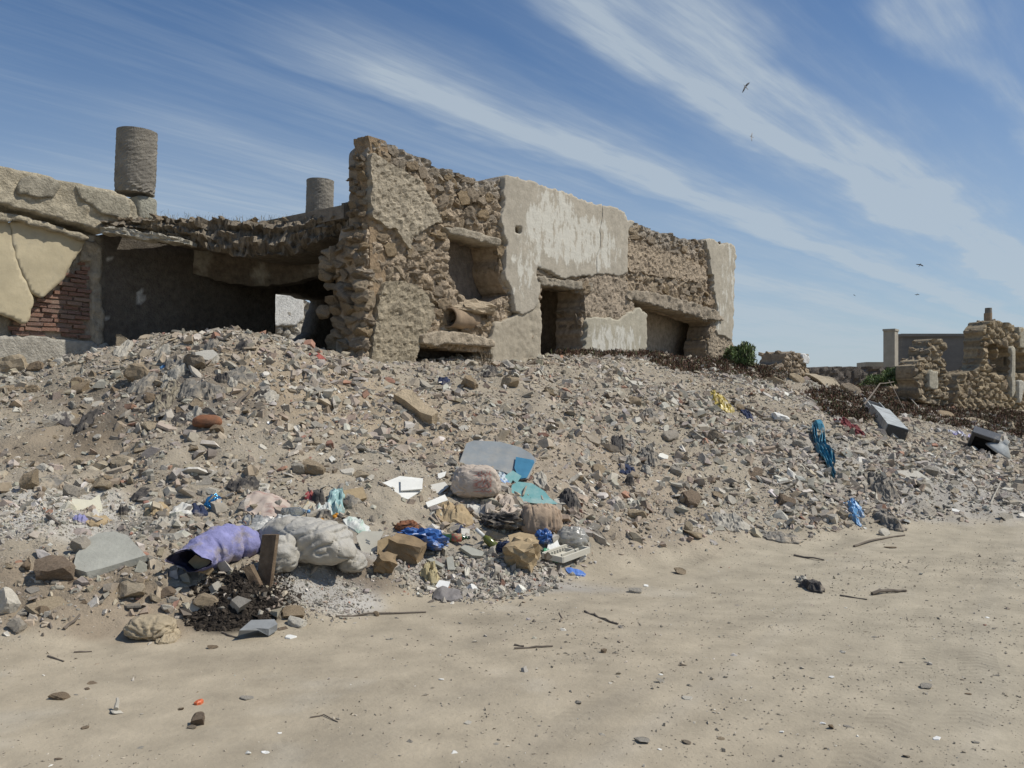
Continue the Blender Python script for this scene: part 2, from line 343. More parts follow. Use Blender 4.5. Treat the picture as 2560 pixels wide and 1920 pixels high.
gc = mix(gc, (.285, .245, .185), np.clip(trk, 0, 1) * smooth(-.3, .5, fbm(tx * 3, ta * .5, 1.2, 3, 65)) * .42 * (1 - mound))  # track grooves: self-shadow is weak, so the shade goes into the colour
gc = mix(gc, (.27, .235, .18), smooth(.25, .6, fbm(tx * 2.2, ta * .35, 1.0, 4, 67)) * .25 * (1 - mound))
gc = mix(gc, (.365, .322, .24), smooth(.3, 3.0, GX) * (1 - mound) * .6)
gc = mix(gc, (.335, .288, .222), mound * (0.65 + .35 * fbm(GX, GY, 1.2, 3, 51)).clip(0, 1) * .85)
zones = [(420, 960, 1.6, .6, (.20, .16, .115), .75), (150, 1130, .9, .5, (.25, .195, .135), .6), (180, 1500, 1.0, .45, (.27, .21, .145), .75), (1650, 900, 3.4, 1.4, (.15, .105, .07), .9), (2350, 1020, 4.5, 2.6, (.16, .115, .078), .9), (60, 1270, 1.0, .5, (.52, .49, .43), .85), (200, 1330, .7, .35, (.50, .47, .41), .7), (620, 1500, .34, .22, (.035, .028, .022), 1.0), (560, 1545, .22, .12, (.05, .04, .03), .95),
         (700, 1465, .15, .15, (.08, .065, .05), .7), (420, 1320, .5, .25, (.13, .11, .085), .75), (1150, 1430, 1.2, .3, (.33, .31, .28), .8), (820, 1480, .5, .3, (.40, .38, .345), .8),
         (900, 1430, .3, .2, (.17, .13, .095), .7), (2350, 1200, 2.4, 1.4, (.40, .375, .33), .75), (2100, 1150, 1.6, 1.2, (.40, .365, .31), .5), (250, 1060, .35, .5, (.13, .10, .07), .7),
         (450, 990, 1.0, .5, (.22, .19, .155), .6), (1500, 1200, 1.3, 1.5, (.36, .285, .205), .5), (900, 1020, 1.6, 1.0, (.40, .31, .205), .6), (850, 1300, .2, .1, (.07, .05, .035), .8)]
for px, py, rx, ry, c, k in zones:
    p = hit(px, py); d = np.hypot((GX - p[0]) / rx, (GY - p[1]) / ry) + .35 * fbm(GX, GY, 2.5, 3, int(px))
    gc = mix(gc, c, k * (1 - smooth(.6, 1.25, d)))
nx, ny = len(gx), len(gy); idx = np.arange(nx * ny).reshape(nx, ny)
q = np.stack([idx[:-1, :-1], idx[1:, :-1], idx[1:, 1:], idx[:-1, 1:]], -1).reshape(-1, 4)
v = np.stack([GX, GY, ZG], -1).reshape(-1, 3)
me = raw_mesh('ground', v, q, M['ground'], np.concatenate([gc, mound[..., None]], -1).reshape(-1, 4), True)
go = bpy.data.objects.new('ground', me); place(go, (0, 0, 0), None); props(go, 'dusty tan dirt road and the soil of the rubble heap', None, None, 'structure')

# ------------------------------------------------------------------ walls traced on vertical planes
class Plane:
    def __init__(s, px, Y, slope, rev=False):       # passes the column px at depth Y; Y grows by slope per x
        s.k = slope; u = (px - 1280) / F; s.Y0 = Y * (1 - slope * u); q = math.hypot(1, slope)
        s.d = np.array([1, slope, 0]) / q; s.n = np.array([slope, -1, 0]) / q; s.q = q; s.o = np.array([0, s.Y0, 0])
    def sz(s, px, py):
        u = (np.asarray(px, float) - 1280) / F; Y = s.Y0 / (1 - s.k * u); return u * Y * s.q, EYE + (HZ - np.asarray(py, float)) / F * Y
    def pix(s, S_, Z_):
        x = S_ / s.q; Y = s.Y0 + s.k * x; return 1280 + x / Y * F, HZ - (Z_ - EYE) / Y * F
    def pt(s, S_, Z_, off=0):
        S_ = np.asarray(S_, float); off = np.asarray(off, float)
        return np.stack([s.d[0] * S_ + s.n[0] * off, s.Y0 + s.d[1] * S_ + s.n[1] * off, np.asarray(Z_, float) + 0 * S_], -1)
class Grid:
    def __init__(s, pl, poly, cell, pad=.1, zmin=None):
        a, b = pl.sz([p[0] for p in poly], [p[1] for p in poly]); s.pl = pl; s.c = cell
        s.s = np.arange(a.min() - pad, a.max() + pad, cell); s.z = np.arange((b.min() if zmin is None else zmin) - pad, b.max() + pad, cell)
        s.S, s.Z = np.meshgrid(s.s, s.z, indexing='ij'); s.px, s.py = pl.pix(s.S, s.Z)
        s.cs = (s.s[:-1] + s.s[1:])[:, None] / 2 + 0 * s.z[None, :-1]; s.cz = (s.z[:-1] + s.z[1:])[None] / 2 + 0 * s.s[:-1, None]
        s.cpx, s.cpy = pl.pix(s.cs, s.cz)
    def mask(s, poly, warp=5, f=9, seed=1):         # cells inside a polygon, ragged edge
        return inpoly(s.cpx + warp * fbm(s.cs, s.cz, f, 3, seed), s.cpy + warp * fbm(s.cs, s.cz, f, 3, seed + 50), poly)
    def solid(s, m, front, back, backface=True, jit=.22, seed=3):
        """cells m; front / back offsets per vertex -> verts, quads, and for each vert its grid index"""
        ns, nz = s.S.shape; front = np.broadcast_to(front, s.S.shape); back = np.broadcast_to(back, s.S.shape)
        S2 = s.S + s.c * jit * (hash2(np.arange(ns)[:, None] + 0 * np.arange(nz), np.arange(nz)[None] + 0 * np.arange(ns)[:, None], seed) - .5) * 2
        Z2 = s.Z + s.c * jit * (hash2(np.arange(ns)[:, None] + 0 * np.arange(nz), np.arange(nz)[None] + 0 * np.arange(ns)[:, None], seed + 9) - .5) * 2
        n = ns * nz; ii = np.arange(n).reshape(ns, nz); i, j = np.where(m)
        a, b, c, d = ii[i, j], ii[i + 1, j], ii[i + 1, j + 1], ii[i, j + 1]
        mp = np.pad(m, 1); E0 = []; E1 = []
        for di, dj, e in ((-1, 0, (d, a)), (1, 0, (b, c)), (0, -1, (a, b)), (0, 1, (c, d))):
            k = ~mp[i + 1 + di, j + 1 + dj]; E0.append(e[0][k]); E1.append(e[1][k])
        E0 = np.concatenate(E0); E1 = np.concatenate(E1); S2 = S2.ravel(); Z2 = Z2.ravel(); cnt = np.bincount(E0, minlength=n) + np.bincount(E1, minlength=n); on = cnt > 0
        for _ in range(2):                       # relax the stair-stepped rim
            for q_ in (S2, Z2):
                sm = np.bincount(E0, q_[E1], n) + np.bincount(E1, q_[E0], n); q_[on] = .4 * q_[on] + .6 * sm[on] / cnt[on]
        S2 = S2.reshape(ns, nz); Z2 = Z2.reshape(ns, nz)
        vf = s.pl.pt(S2, Z2, front).reshape(-1, 3); vb = s.pl.pt(S2, Z2, back).reshape(-1, 3)
        Q = [np.stack([a, b, c, d], -1)]
        if backface: Q.append(np.stack([a, d, c, b], -1) + n)
        mp = np.pad(m, 1)
        for di, dj, e in ((-1, 0, (d, a)), (1, 0, (b, c)), (0, -1, (a, b)), (0, 1, (c, d))):
            k = ~mp[i + 1 + di, j + 1 + dj]; p, q_ = e[0][k], e[1][k]
            Q.append(np.stack([q_, p, p + n, q_ + n], -1))
        Q = np.concatenate(Q); used = np.unique(Q); re = np.full(2 * n, -1); re[used] = np.arange(len(used))
        return np.concatenate([vf, vb])[used], re[Q], used % n
def voronoi(g, m, n, seed, stretch=1.35):
    """random cells inside mask m: nearest seed index and edge-ness for each vertex, seeds (s,z)"""
    r = np.random.default_rng(seed); i, j = np.where(m); pts = []; tries = 0
    area = m.sum() * g.c ** 2; rad = .62 * math.sqrt(area / max(n, 1)); P = np.zeros((0, 2))
    while len(P) < n and tries < n * 30:
        k = r.integers(len(i)); p = np.array([g.cs[i[k], j[k]], g.cz[i[k], j[k]]]); tries += 1
        if len(P) == 0 or np.min(np.hypot((P[:, 0] - p[0]) / stretch, P[:, 1] - p[1])) > rad * r.uniform(.55, 1.25): P = np.vstack([P, p])
    d1 = np.full(g.S.shape, 9e9); d2 = d1.copy(); id1 = np.zeros(g.S.shape, int)
    for k, p in enumerate(P):
        d = np.hypot((g.S - p[0]) / stretch, g.Z - p[1]); c = d < d1
        d2 = np.where(c, d1, np.minimum(d2, d)); id1 = np.where(c, k, id1); d1 = np.minimum(d1, d)
    return P, id1, d1, d2
STONE_ME = [raw_mesh('stone', *rock_shape(2, 100 + k, .45 + .08 * (k % 5), .16, 6, .9), M['stone']) for k in range(14)]
def put(me, name, loc, rot, scale, parent=None, mat=None):
    o = bpy.data.objects.new(name, me); place(o, loc, parent); o.rotation_euler = rot; o.scale = scale
    if mat is not None:
        o.material_slots[0].link = 'OBJECT'; o.material_slots[0].material = mat
    return o
def lay_stones(g, P, id1, m, parent, limit, depth=.5, push=0.0, seed=1, cover=.52, vmask=None):
    r = random.Random(seed); out = []
    vm = vmask if vmask is not None else np.ones(g.S.shape, bool)
    for k in range(len(P)):
        c = (id1 == k) & vm
        if c.sum() < 4: continue
        s = g.S[c]; z = g.Z[c]; out.append((c.sum(), s.mean(), z.mean(), s.max() - s.min(), z.max() - z.min()))
    out.sort(reverse=True); yaw = math.atan2(g.pl.d[1], g.pl.d[0])
    for a, s, z, ws, wz in out[:limit]:
        ws = min(ws, .5); wz = min(wz, .38)
        p = g.pl.pt(s, z, push + r.uniform(-.04, .05)); me = r.choice(STONE_ME)
        o = put(me, 'stone', p, (r.uniform(-.15, .15) + r.choice((0, math.pi)), r.uniform(-.25, .25), yaw + r.uniform(-.2, .2)), (ws * cover, min(ws, wz, .3) * depth, wz * cover), parent)
    return len(out[:limit])

def plaster_mat(name, base, white, thr):
    m = material(name, None, .92, .14, 7, .55, 22, vcol=True, stain=None, bdist=.02)
    t = m.node_tree; n = t.nodes; l = t.links; p = n['Principled BSDF']
    old = p.inputs['Base Color'].links[0].from_socket
    at = n.new('ShaderNodeAttribute'); at.attribute_name = 'Col'
    co = n.new('ShaderNodeTexCoord'); mp = n.new('ShaderNodeMapping'); mp.inputs['Scale'].default_value = (1.1, 1.1, .5); l.new(co.outputs['Object'], mp.inputs[0])
    a = n.new('ShaderNodeTexNoise'); a.inputs['Scale'].default_value = 6; a.inputs['Detail'].default_value = 9; a.inputs['Roughness'].default_value = .68; l.new(mp.outputs[0], a.inputs[0])
    ad = n.new('ShaderNodeMath'); ad.operation = 'ADD'; l.new(a.outputs['Fac'], ad.inputs[0]); l.new(at.outputs['Alpha'], ad.inputs[1])
    mr = n.new('ShaderNodeMapRange'); mr.inputs[1].default_value = thr; mr.inputs[2].default_value = thr + .07; l.new(ad.outputs[0], mr.inputs[0])
    mx = n.new('ShaderNodeMixRGB'); l.new(mr.outputs[0], mx.inputs[0]); l.new(old, mx.inputs[1]); mx.inputs[2].default_value = tuple(white) + (1,)
    l.new(mx.outputs[0], p.inputs['Base Color']); return m
M['plaster'] = plaster_mat('weathered_plaster', None, (.575, .545, .465), .99)
M['core'] = material('rubble_masonry', None, .96, .3, 11, .9, 30, vcol=True, bdist=.04)
def wall_part(name, g, m, front, back, colfun, parent, mat='core', backface=True, seed=3, smooth_=True, label=None):
    v, q, ix = g.solid(m, front, back, backface, seed=seed); s = g.S.ravel()[ix]; z = g.Z.ravel()[ix]
    c = colfun(s, z, g.px.ravel()[ix], g.py.ravel()[ix], ix)
    o = mesh(name, v, q, M[mat], parent, cols=c, smooth_=smooth_)
    if label: o['label'] = label
    return o
def flatcol(c, var=.12, f=3, seed=5):
    c = np.array(c)
    return lambda s, z, px, py, ix: c[None] * (1 + var * fbm(s, z, f, 4, seed))[:, None]

BL = empty('ruined_building', (-1.0, 14.5, 2.0), 'long roofless-edged ruin of brown stone and peeling plaster behind the heap', 'building')
# --- front wall
PF = Plane(1280, 15.4, 1.266)
outl = [(905, 960), (912, 800), (915, 700), (905, 640), (915, 590), (922, 555), (922, 372), (935, 352), (960, 349), (985, 362), (1010, 374), (1040, 388), (1075, 400), (1092, 420), (1130, 425), (1165, 438), (1205, 450), (1240, 454), (1256, 441),
        (1268, 438), (1300, 448), (1345, 462), (1395, 478), (1440, 495), (1480, 510), (1535, 520), (1555, 533), (1562, 552), (1600, 560), (1650, 580), (1700, 594), (1755, 602), (1762, 597), (1780, 598), (1790, 611), (1805, 612), (1815, 605), (1830, 615),
        (1834, 640), (1830, 760), (1826, 850), (1838, 870), (1842, 960)]
gF = Grid(PF, outl, .032, zmin=1.5)
win1 = [(1122, 582), (1170, 588), (1245, 610), (1250, 690), (1262, 722), (1275, 735), (1242, 752), (1222, 764), (1180, 757), (1150, 735), (1140, 712), (1128, 700), (1122, 660)]
nich = [(1045, 864), (1218, 880), (1212, 900), (1188, 940), (1040, 940), (1030, 900)]
door = [(1352, 712), (1458, 722), (1455, 790), (1452, 900), (1348, 900), (1352, 800)]
win3 = [(1572, 748), (1600, 750), (1780, 806), (1770, 850), (1758, 920), (1610, 920), (1608, 790), (1590, 770)]
pipeh = [(1090, 768), (1112, 762), (1128, 775), (1132, 800), (1122, 825), (1100, 825), (1090, 805)]
rec2 = [(1130, 795), (1185, 808), (1180, 838), (1140, 835)]
hole1 = [(1281, 565), (1299, 566), (1300, 586), (1282, 584)]
slit = [(1768, 682), (1780, 690), (1776, 735), (1768, 730)]
mk = lambda p, w_=4, s_=1: gF.mask(p, w_, 9, s_)
Mout = mk(outl, 4, 11)
Mho = mk(win1, 5, 3) | mk(nich, 4, 4) | mk(door, 4, 5) | mk(win3, 5, 6) | mk(hole1, 2, 8) | mk(slit, 2, 9)
P1 = [(920, 380), (955, 400), (990, 420), (1010, 436), (1050, 452), (1070, 500), (1095, 535), (1102, 556), (1060, 568), (1030, 590), (1020, 630), (1005, 612), (985, 580), (945, 556), (920, 540)]
P2 = [(1254, 430), (1600, 530), (1563, 580), (1563, 680), (1540, 690), (1500, 686), (1465, 692), (1400, 695), (1338, 665), (1335, 692), (1346, 705), (1342, 760), (1320, 780), (1300, 790), (1285, 778), (1280, 755), (1272, 720), (1255, 690), (1262, 610), (1246, 556), (1256, 500)]
P3 = [(1458, 805), (1475, 790), (1540, 800), (1580, 775), (1602, 765), (1612, 790), (1607, 960), (1452, 960), (1452, 850)]
P4 = [(1757, 590), (1845, 605), (1832, 800), (1826, 850), (1786, 835), (1792, 780), (1776, 700), (1768, 640)]
R1 = [(942, 735), (958, 708), (1000, 703), (1050, 722), (1076, 760), (1080, 798), (1062, 825), (1040, 852), (1035, 960), (905, 960), (930, 850), (934, 790)]
R2 = [(1340, 700), (1350, 790), (1352, 960), (1215, 960), (1225, 880), (1228, 840), (1230, 808), (1290, 790), (1300, 780)]
R3 = [(1460, 690), (1562, 676), (1570, 745), (1590, 775), (1540, 800), (1500, 795), (1462, 800), (1456, 730)]
R4 = [(1566, 600), (1640, 620), (1760, 670), (1768, 700), (1745, 705), (1640, 690), (1566, 676)]
R5 = [(1785, 835), (1830, 845), (1845, 960), (1765, 960), (1772, 850), (1780, 812)]
masks = {k: gF.mask(p, 4 if k in ('P2', 'P4') else 7, 7, 21 + i) & Mout & ~Mho for i, (k, p) in enumerate(dict(P1=P1, P2=P2, P3=P3, P4=P4, R1=R1, R2=R2, R3=R3, R4=R4, R5=R5).items())}
solidm = Mout & ~Mho
stonem = solidm.copy()
for k in masks: stonem &= ~masks[k]
PV, idv, d1, d2 = voronoi(gF, stonem, 360, 5)
bump = 1 - (d1 / (d2 + 1e-6)) ** 2.5
fr = -.085 + .05 * bump + .05 * fbm(gF.S, gF.Z, 5, 5, 9) + .05 * ridge(gF.S, gF.Z, 7, 4, 7)
thick = np.where(gF.pl.pix(gF.S, gF.Z)[1] < 560, -.42, -.60)
sc_ = np.random.default_rng(3).uniform(.75, 1.15, len(PV))
def coreF(s, z, px, py, ix):
    c = np.array((.385, .305, .215))[None] * (sc_[idv.ravel()[ix]] * (1 + .2 * fbm(s, z, 4, 3, 6)))[:, None]
    t = smooth(60, 10, np.abs(py - np.interp(px, [p[0] for p in outl[6:38]], [p[1] for p in outl[6:38]]))) * .7   # lichen-grey mortar along the broken top
    return c * (1 - t[:, None]) + np.array((.31, .28, .235))[None] * t[:, None]
FW = wall_part('front_wall', gF, solidm, fr, thick, coreF, BL, smooth_=False)
nst = lay_stones(gF, PV, idv, stonem, FW, 270, .50, -.075, 4, .55, np.pad(stonem, ((0, 1), (0, 1))))
def reveal_stones(g, m, parent, thick_, seed, step, cond, limit=60, s0=.07, s1=.13):
    r = random.Random(seed); mp = np.pad(m, 1); i, j = np.where(m & ~mp[:-2, 1:-1]); cells = [(a, b) for a, b in zip(i, j) if cond(g.cpx[a, b], g.cpy[a, b])]; r.shuffle(cells); used = []; n = 0; yaw = math.atan2(g.pl.d[1], g.pl.d[0])
    for a, b in cells:
        s, z = g.cs[a, b], g.cz[a, b]
        if any(abs(s - u) < .5 and abs(z - v) < step for u, v in used): continue
        used.append((s, z)); o_ = -.02
        while o_ > -thick_ and n < limit:
            k = r.uniform(s0, s1); put(r.choice(STONE_ME), 'stone', g.pl.pt(s + .03, z + r.uniform(-.03, .03), o_ - k * .5), (r.uniform(-.3, .3), r.uniform(-.3, .3), yaw + r.uniform(-.3, .3)), (k * .7, k, step * r.uniform(.45, .62)), parent); o_ -= k * 1.7; n += 1
reveal_stones(gF, solidm, FW, .5, 3, .13, lambda x, y: x > 1180 and y > 560)
def whit(px, py, blobs):
    a = np.zeros(len(px))
    for x, y, rx, ry, k in blobs: a = np.maximum(a, k * (1 - smooth(.45, 1.15, np.hypot((px - x) / rx, (py - y) / ry))))
    return a
def plcol(base, blobs, var=.08):
    base = np.array(base)
    def f(s, z, px, py, ix):
        c = base[None] * (1 + var * fbm(s, z, 2.2, 4, 15))[:, None]; a = whit(px, py, blobs); return np.c_[c, .20 + .37 * a]
    return f
pn = .055 + .010 * fbm(gF.S, gF.Z, 2, 3, 31) + .004 * fbm(gF.S, gF.Z, 14, 2, 33)
rn = .025 + .022 * ridge(gF.S, gF.Z, 9, 3, 35) + .02 * fbm(gF.S, gF.Z, 3, 3, 36) + .022 * fbm(gF.S, gF.Z, 15, 2, 37) - .03 * smooth(.3, .6, fbm(gF.S, gF.Z, 9, 4, 38))
def panel(key, front, col, mat, name):
    return wall_part(name, gF, masks[key], front, -.12, col, FW, mat, False, 7, smooth_=name != 'rough_render')
crack = gF.cpx + 5 * fbm(gF.cs, gF.cz, 3, 3, 99) > np.interp(gF.cpy, [440, 510, 690], [1508, 1500, 1484])
masks['P2a'] = masks['P2'] & ~crack; masks['P2b'] = masks['P2'] & crack
for kk in ('P2a', 'P2b'): panel(kk, pn + (.008 if kk == 'P2b' else 0), plcol((.405, .36, .285), [(1370, 560, 100, 120, 1), (1440, 600, 130, 95, 1), (1310, 640, 60, 120, .8), (1500, 630, 70, 70, .9), (1290, 720, 30, 60, .6)]), 'plaster', 'plaster_panel')
panel('P3', pn + .03, plcol((.40, .36, .275), [(1530, 860, 90, 65, .95), (1490, 840, 40, 70, .8)]), 'plaster', 'plaster_panel')
panel('P4', pn, plcol((.41, .365, .285), [(1815, 700, 25, 140, .75), (1800, 790, 30, 60, .8)]), 'plaster', 'plaster_panel')
panel('P1', rn + .02, flatcol((.375, .32, .235), .15), 'core', 'rough_render')
panel('R1', rn + .03, flatcol((.34, .285, .20), .15), 'core', 'rough_render')
panel('R2', pn * .6 + rn * .4 - .012, plcol((.375, .325, .245), [(1275, 800, 30, 60, .4)]), 'plaster', 'plaster_panel')
panel('R3', rn, flatcol((.37, .30, .22), .15), 'core', 'rough_render')
panel('R4', rn - .01, flatcol((.37, .295, .21), .15), 'core', 'rough_render')
panel('R5', rn - .01, flatcol((.35, .285, .205), .2), 'core', 'rough_render')
# thin crack down the big plaster panel: a recessed groove strip
def beam(name, g, poly, front, back, col, parent, warp=4, seed=2, namp=.03, f=6):
    m = g.mask(poly, warp, 8, seed)
    return wall_part(name, g, m, front + namp * fbm(g.S, g.Z, f, 4, seed), back, flatcol(col, .18, 4), parent, 'core', True, seed)
beam('shelf_slab', gF, [(1040, 838), (1095, 828), (1140, 832), (1222, 850), (1226, 868), (1200, 866), (1150, 862), (1100, 858), (1080, 868), (1062, 862), (1042, 858)], .13, -.3, (.40, .33, .24), FW, 3, 61, .05, 8)
beam('lintel', gF, [(1110, 568), (1160, 572), (1250, 600), (1250, 618), (1190, 600), (1120, 584)], .04, -.45, (.36, .31, .235), FW, 3, 62, .04)
beam('lintel', gF, [(1335, 690), (1475, 708), (1474, 728), (1440, 724), (1345, 712)], .045, -.4, (.32, .275, .21), FW, 4, 63, .05, 9)
beam('lintel', gF, [(1562, 728), (1620, 730), (1700, 750), (1790, 778), (1800, 800), (1760, 800), (1690, 778), (1600, 756), (1562, 748)], .08, -.4, (.33, .275, .205), FW, 4, 64, .06, 9)
# mortared clay pipe built into the wall
def tube(p0, p1, r0, r1, n=18, inner=None, seg=1, jit=0, seed=0):
    p0 = np.array(p0, float); p1 = np.array(p1, float); ax = p1 - p0; ax /= np.linalg.norm(ax)
    a = np.cross(ax, (0, 0, 1) if abs(ax[2]) < .9 else (1, 0, 0)); a /= np.linalg.norm(a); b = np.cross(ax, a); r = np.random.default_rng(seed)
    v = []; f = []; th = np.linspace(0, 2 * np.pi, n, endpoint=False)
    for i in range(seg + 1):
        t = i / seg; c = p0 + (p1 - p0) * t; R_ = r0 + (r1 - r0) * t
        for x in th: v.append(c + (a * np.cos(x) + b * np.sin(x)) * R_ * (1 + jit * r.normal()))
    for i in range(seg):
        for k in range(n): f.append((i * n + k, i * n + (k + 1) % n, (i + 1) * n + (k + 1) % n, (i + 1) * n + k))
    if inner is None: f.append(tuple(range(n))[::-1]); f.append(tuple(range(seg * n, seg * n + n)))
    else:
        o = len(v)
        for c in (p0, p0 + (p1 - p0) * .9):
            for x in th: v.append(c + (a * np.cos(x) + b * np.sin(x)) * r0 * inner)
        for k in range(n):
            k2 = (k + 1) % n; f.append((k2, k, o + k, o + k2)); f.append((o + k2, o + k, o + n + k, o + n + k2))
        f.append(tuple(range(o + n, o + 2 * n))); f.append(tuple(range(seg * n, seg * n + n)))
    return np.array(v), f
M['clay'] = material('clay_pipe', (.30, .22, .145), .9, .25, 8, .5, 30)
s0, z0 = PF.sz(1112, 794); c0 = PF.pt(s0, z0, .07); c1 = PF.pt(s0 + .8, z0 + .02, -.12)
mesh('clay_pipe', *tube(c0, c1, .165, .165, 22, .86, 5, .02), M['clay'], FW, smooth_=True)
v, f = rock_shape(2, 400, .2, .25, 2); sp, zp = PF.sz(1180, 768)
mesh('mortar_mass', (v * [.55, .17, .14]) @ np.array(Matrix.Rotation(math.atan2(PF.d[1], PF.d[0]), 3, 'Z')).T + PF.pt(sp, zp, .03), f, material('mortar', (.40, .32, .22), .95, .2, 9, .8, 25, bdist=.04), FW)
# backs of the recesses and dark rooms behind the openings
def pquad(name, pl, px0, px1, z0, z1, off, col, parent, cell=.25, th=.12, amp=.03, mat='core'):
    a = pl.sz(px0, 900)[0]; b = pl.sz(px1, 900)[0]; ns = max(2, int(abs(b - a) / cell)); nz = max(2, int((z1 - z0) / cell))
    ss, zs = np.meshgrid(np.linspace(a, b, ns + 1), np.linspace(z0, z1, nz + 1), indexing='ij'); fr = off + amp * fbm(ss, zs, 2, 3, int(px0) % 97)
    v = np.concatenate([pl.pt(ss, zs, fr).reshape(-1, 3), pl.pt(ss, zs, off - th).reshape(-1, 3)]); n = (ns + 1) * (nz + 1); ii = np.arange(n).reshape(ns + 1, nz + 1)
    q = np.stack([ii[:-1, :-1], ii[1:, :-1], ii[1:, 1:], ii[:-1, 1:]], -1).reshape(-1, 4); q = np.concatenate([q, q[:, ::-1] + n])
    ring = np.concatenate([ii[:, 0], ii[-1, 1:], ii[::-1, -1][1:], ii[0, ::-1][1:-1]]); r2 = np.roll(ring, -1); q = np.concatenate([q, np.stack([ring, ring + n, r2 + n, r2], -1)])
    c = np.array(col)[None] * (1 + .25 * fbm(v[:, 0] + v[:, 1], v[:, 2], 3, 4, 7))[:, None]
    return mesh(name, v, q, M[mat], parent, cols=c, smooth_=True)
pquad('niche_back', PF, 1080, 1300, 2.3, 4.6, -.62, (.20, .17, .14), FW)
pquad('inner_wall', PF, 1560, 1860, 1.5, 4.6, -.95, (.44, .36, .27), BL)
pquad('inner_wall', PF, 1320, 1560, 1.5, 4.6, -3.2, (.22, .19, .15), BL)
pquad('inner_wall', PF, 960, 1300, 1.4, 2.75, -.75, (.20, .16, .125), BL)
def xwall(name, pl, px, z0, z1, o0, o1, th, col, parent):      # wall at right angles to a plane
    s = pl.sz(px, 900)[0]; pl2 = [pl.pt(s, z, o) for z in (z0, z1) for o in (o0, o1)]; pl3 = [pl.pt(s + th, z, o) for z in (z0, z1) for o in (o0, o1)]
    v = np.array(pl2 + pl3); f = np.array([(0, 1, 3, 2), (4, 6, 7, 5), (0, 4, 5, 1), (2, 3, 7, 6), (0, 2, 6, 4), (1, 5, 7, 3)])
    return mesh(name, v, f, M['core'], parent, cols=np.tile(np.array(col)[None], (8, 1)))
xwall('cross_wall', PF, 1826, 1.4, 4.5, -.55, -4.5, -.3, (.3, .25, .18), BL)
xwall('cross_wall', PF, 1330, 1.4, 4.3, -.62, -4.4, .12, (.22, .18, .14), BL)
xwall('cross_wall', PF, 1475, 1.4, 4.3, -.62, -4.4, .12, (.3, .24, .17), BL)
# --- broken end of the front wall: stones of its core, seen end on
eS = PF.sz(922, 600)[0]
def endcol(z): return np.interp(z, [1.5, 2.4, 3.2, 3.9, 4.05, 5.6], [.70, .72, .80, .66, .36, .30])
ev = []; nz_ = 60; nt_ = 14; zs = np.linspace(1.5, 5.42, nz_)
tt = np.linspace(0, 1, nt_)
TT, ZZ = np.meshgrid(tt, zs, indexing='ij'); off = -.02 - TT * endcol(ZZ); sS = eS + .02 - (.10 * np.sin(np.pi * TT) + .05 * fbm(TT * 2, ZZ, 2.2, 3, 4)) * (.4 + .8 * (ZZ < 4)) + .03 * ridge(TT, ZZ, 5, 2, 2)
v = np.stack([PF.d[0] * sS + PF.n[0] * off, PF.Y0 + PF.d[1] * sS + PF.n[1] * off, ZZ], -1).reshape(-1, 3); ii = np.arange(nt_ * nz_).reshape(nt_, nz_)
vb = v + PF.d * .35; q = np.stack([ii[:-1, :-1], ii[:-1, 1:], ii[1:, 1:], ii[1:, :-1]], -1).reshape(-1, 4)
ring = np.concatenate([ii[:, 0], ii[-1, 1:], ii[::-1, -1][1:], ii[0, ::-1][1:-1]]); r2 = np.roll(ring, -1); nn = len(v)
q = np.concatenate([q, q[:, ::-1] + nn, np.stack([ring, r2, r2 + nn, ring + nn], -1)]); v = np.concatenate([v, vb])
EW = mesh('broken_end', v, q, M['core'], BL, cols=np.array((.33, .24, .15))[None] * (1 + .25 * fbm(v[:, 2], v[:, 0] + v[:, 1], 4, 3, 8))[:, None], smooth_=False)
rr = random.Random(5); yaw = math.atan2(PF.d[1], PF.d[0])
for z in np.arange(1.9, 5.3, .17):
    wd = endcol(z); x = rr.uniform(0, .1)
    while x < wd:
        sz_ = rr.uniform(.13, .26) if z < 4.1 else rr.uniform(.08, .14)
        p = PF.pt(eS - .02 - rr.uniform(0, .08) - (.05 if 2.9 < z < 4 else 0), z + rr.uniform(-.04, .04), -x - .02)
        put(rr.choice(STONE_ME), 'stone', p, (rr.uniform(-.3, .3), rr.uniform(-.3, .3), yaw + rr.uniform(-.4, .4)), (sz_ * .62, sz_ * .7, sz_ * rr.uniform(.38, .55)), EW); x += sz_ * 1.25
# --- rear (left) wing wall
PL = Plane(250, 14.0, 1.266)
outL = [(-420, 980), (-420, 560), (-150, 560), (250, 585), (300, 575), (480, 580), (700, 590), (860, 560), (900, 550), (900, 980)]
gL = Grid(PL, outL, .05, zmin=1.3)
winL = [(690, 728), (735, 735), (810, 748), (806, 765), (795, 800), (790, 830), (760, 850), (755, 900), (688, 900)]
mL = gL.mask(outL, 2, 5, 3) & ~gL.mask(winL, 4, 9, 5)
brk = [(205, 655), (226, 665), (232, 740), (225, 850), (150, 845), (30, 845), (30, 790), (95, 760)]
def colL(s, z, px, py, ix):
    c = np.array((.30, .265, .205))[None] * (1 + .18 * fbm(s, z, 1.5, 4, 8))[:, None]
    dk = np.array((.15, .13, .105))[None] * (1 + .3 * fbm(s, z, .9, 4, 18))[:, None]          # shade under the roof, painted into the wall colour
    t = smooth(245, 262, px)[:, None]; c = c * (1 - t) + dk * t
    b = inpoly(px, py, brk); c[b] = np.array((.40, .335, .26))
    for x, y, a, b_ in ((272, 645, 8, 6), (264, 796, 9, 5), (352, 742, 9, 20), (226, 595, 9, 10)):
        k = np.hypot((px - x) / a, (py - y) / b_) < 1; c[k] = (.55, .53, .48)
    return c
frL = .02 * fbm(gL.S, gL.Z, 3, 3, 3) - .05 * np.pad(gL.mask(brk, 2, 8, 4), ((0, 1), (0, 1))) 
RW = wall_part('rear_wall', gL, mL, frL, -.45, colL, BL)
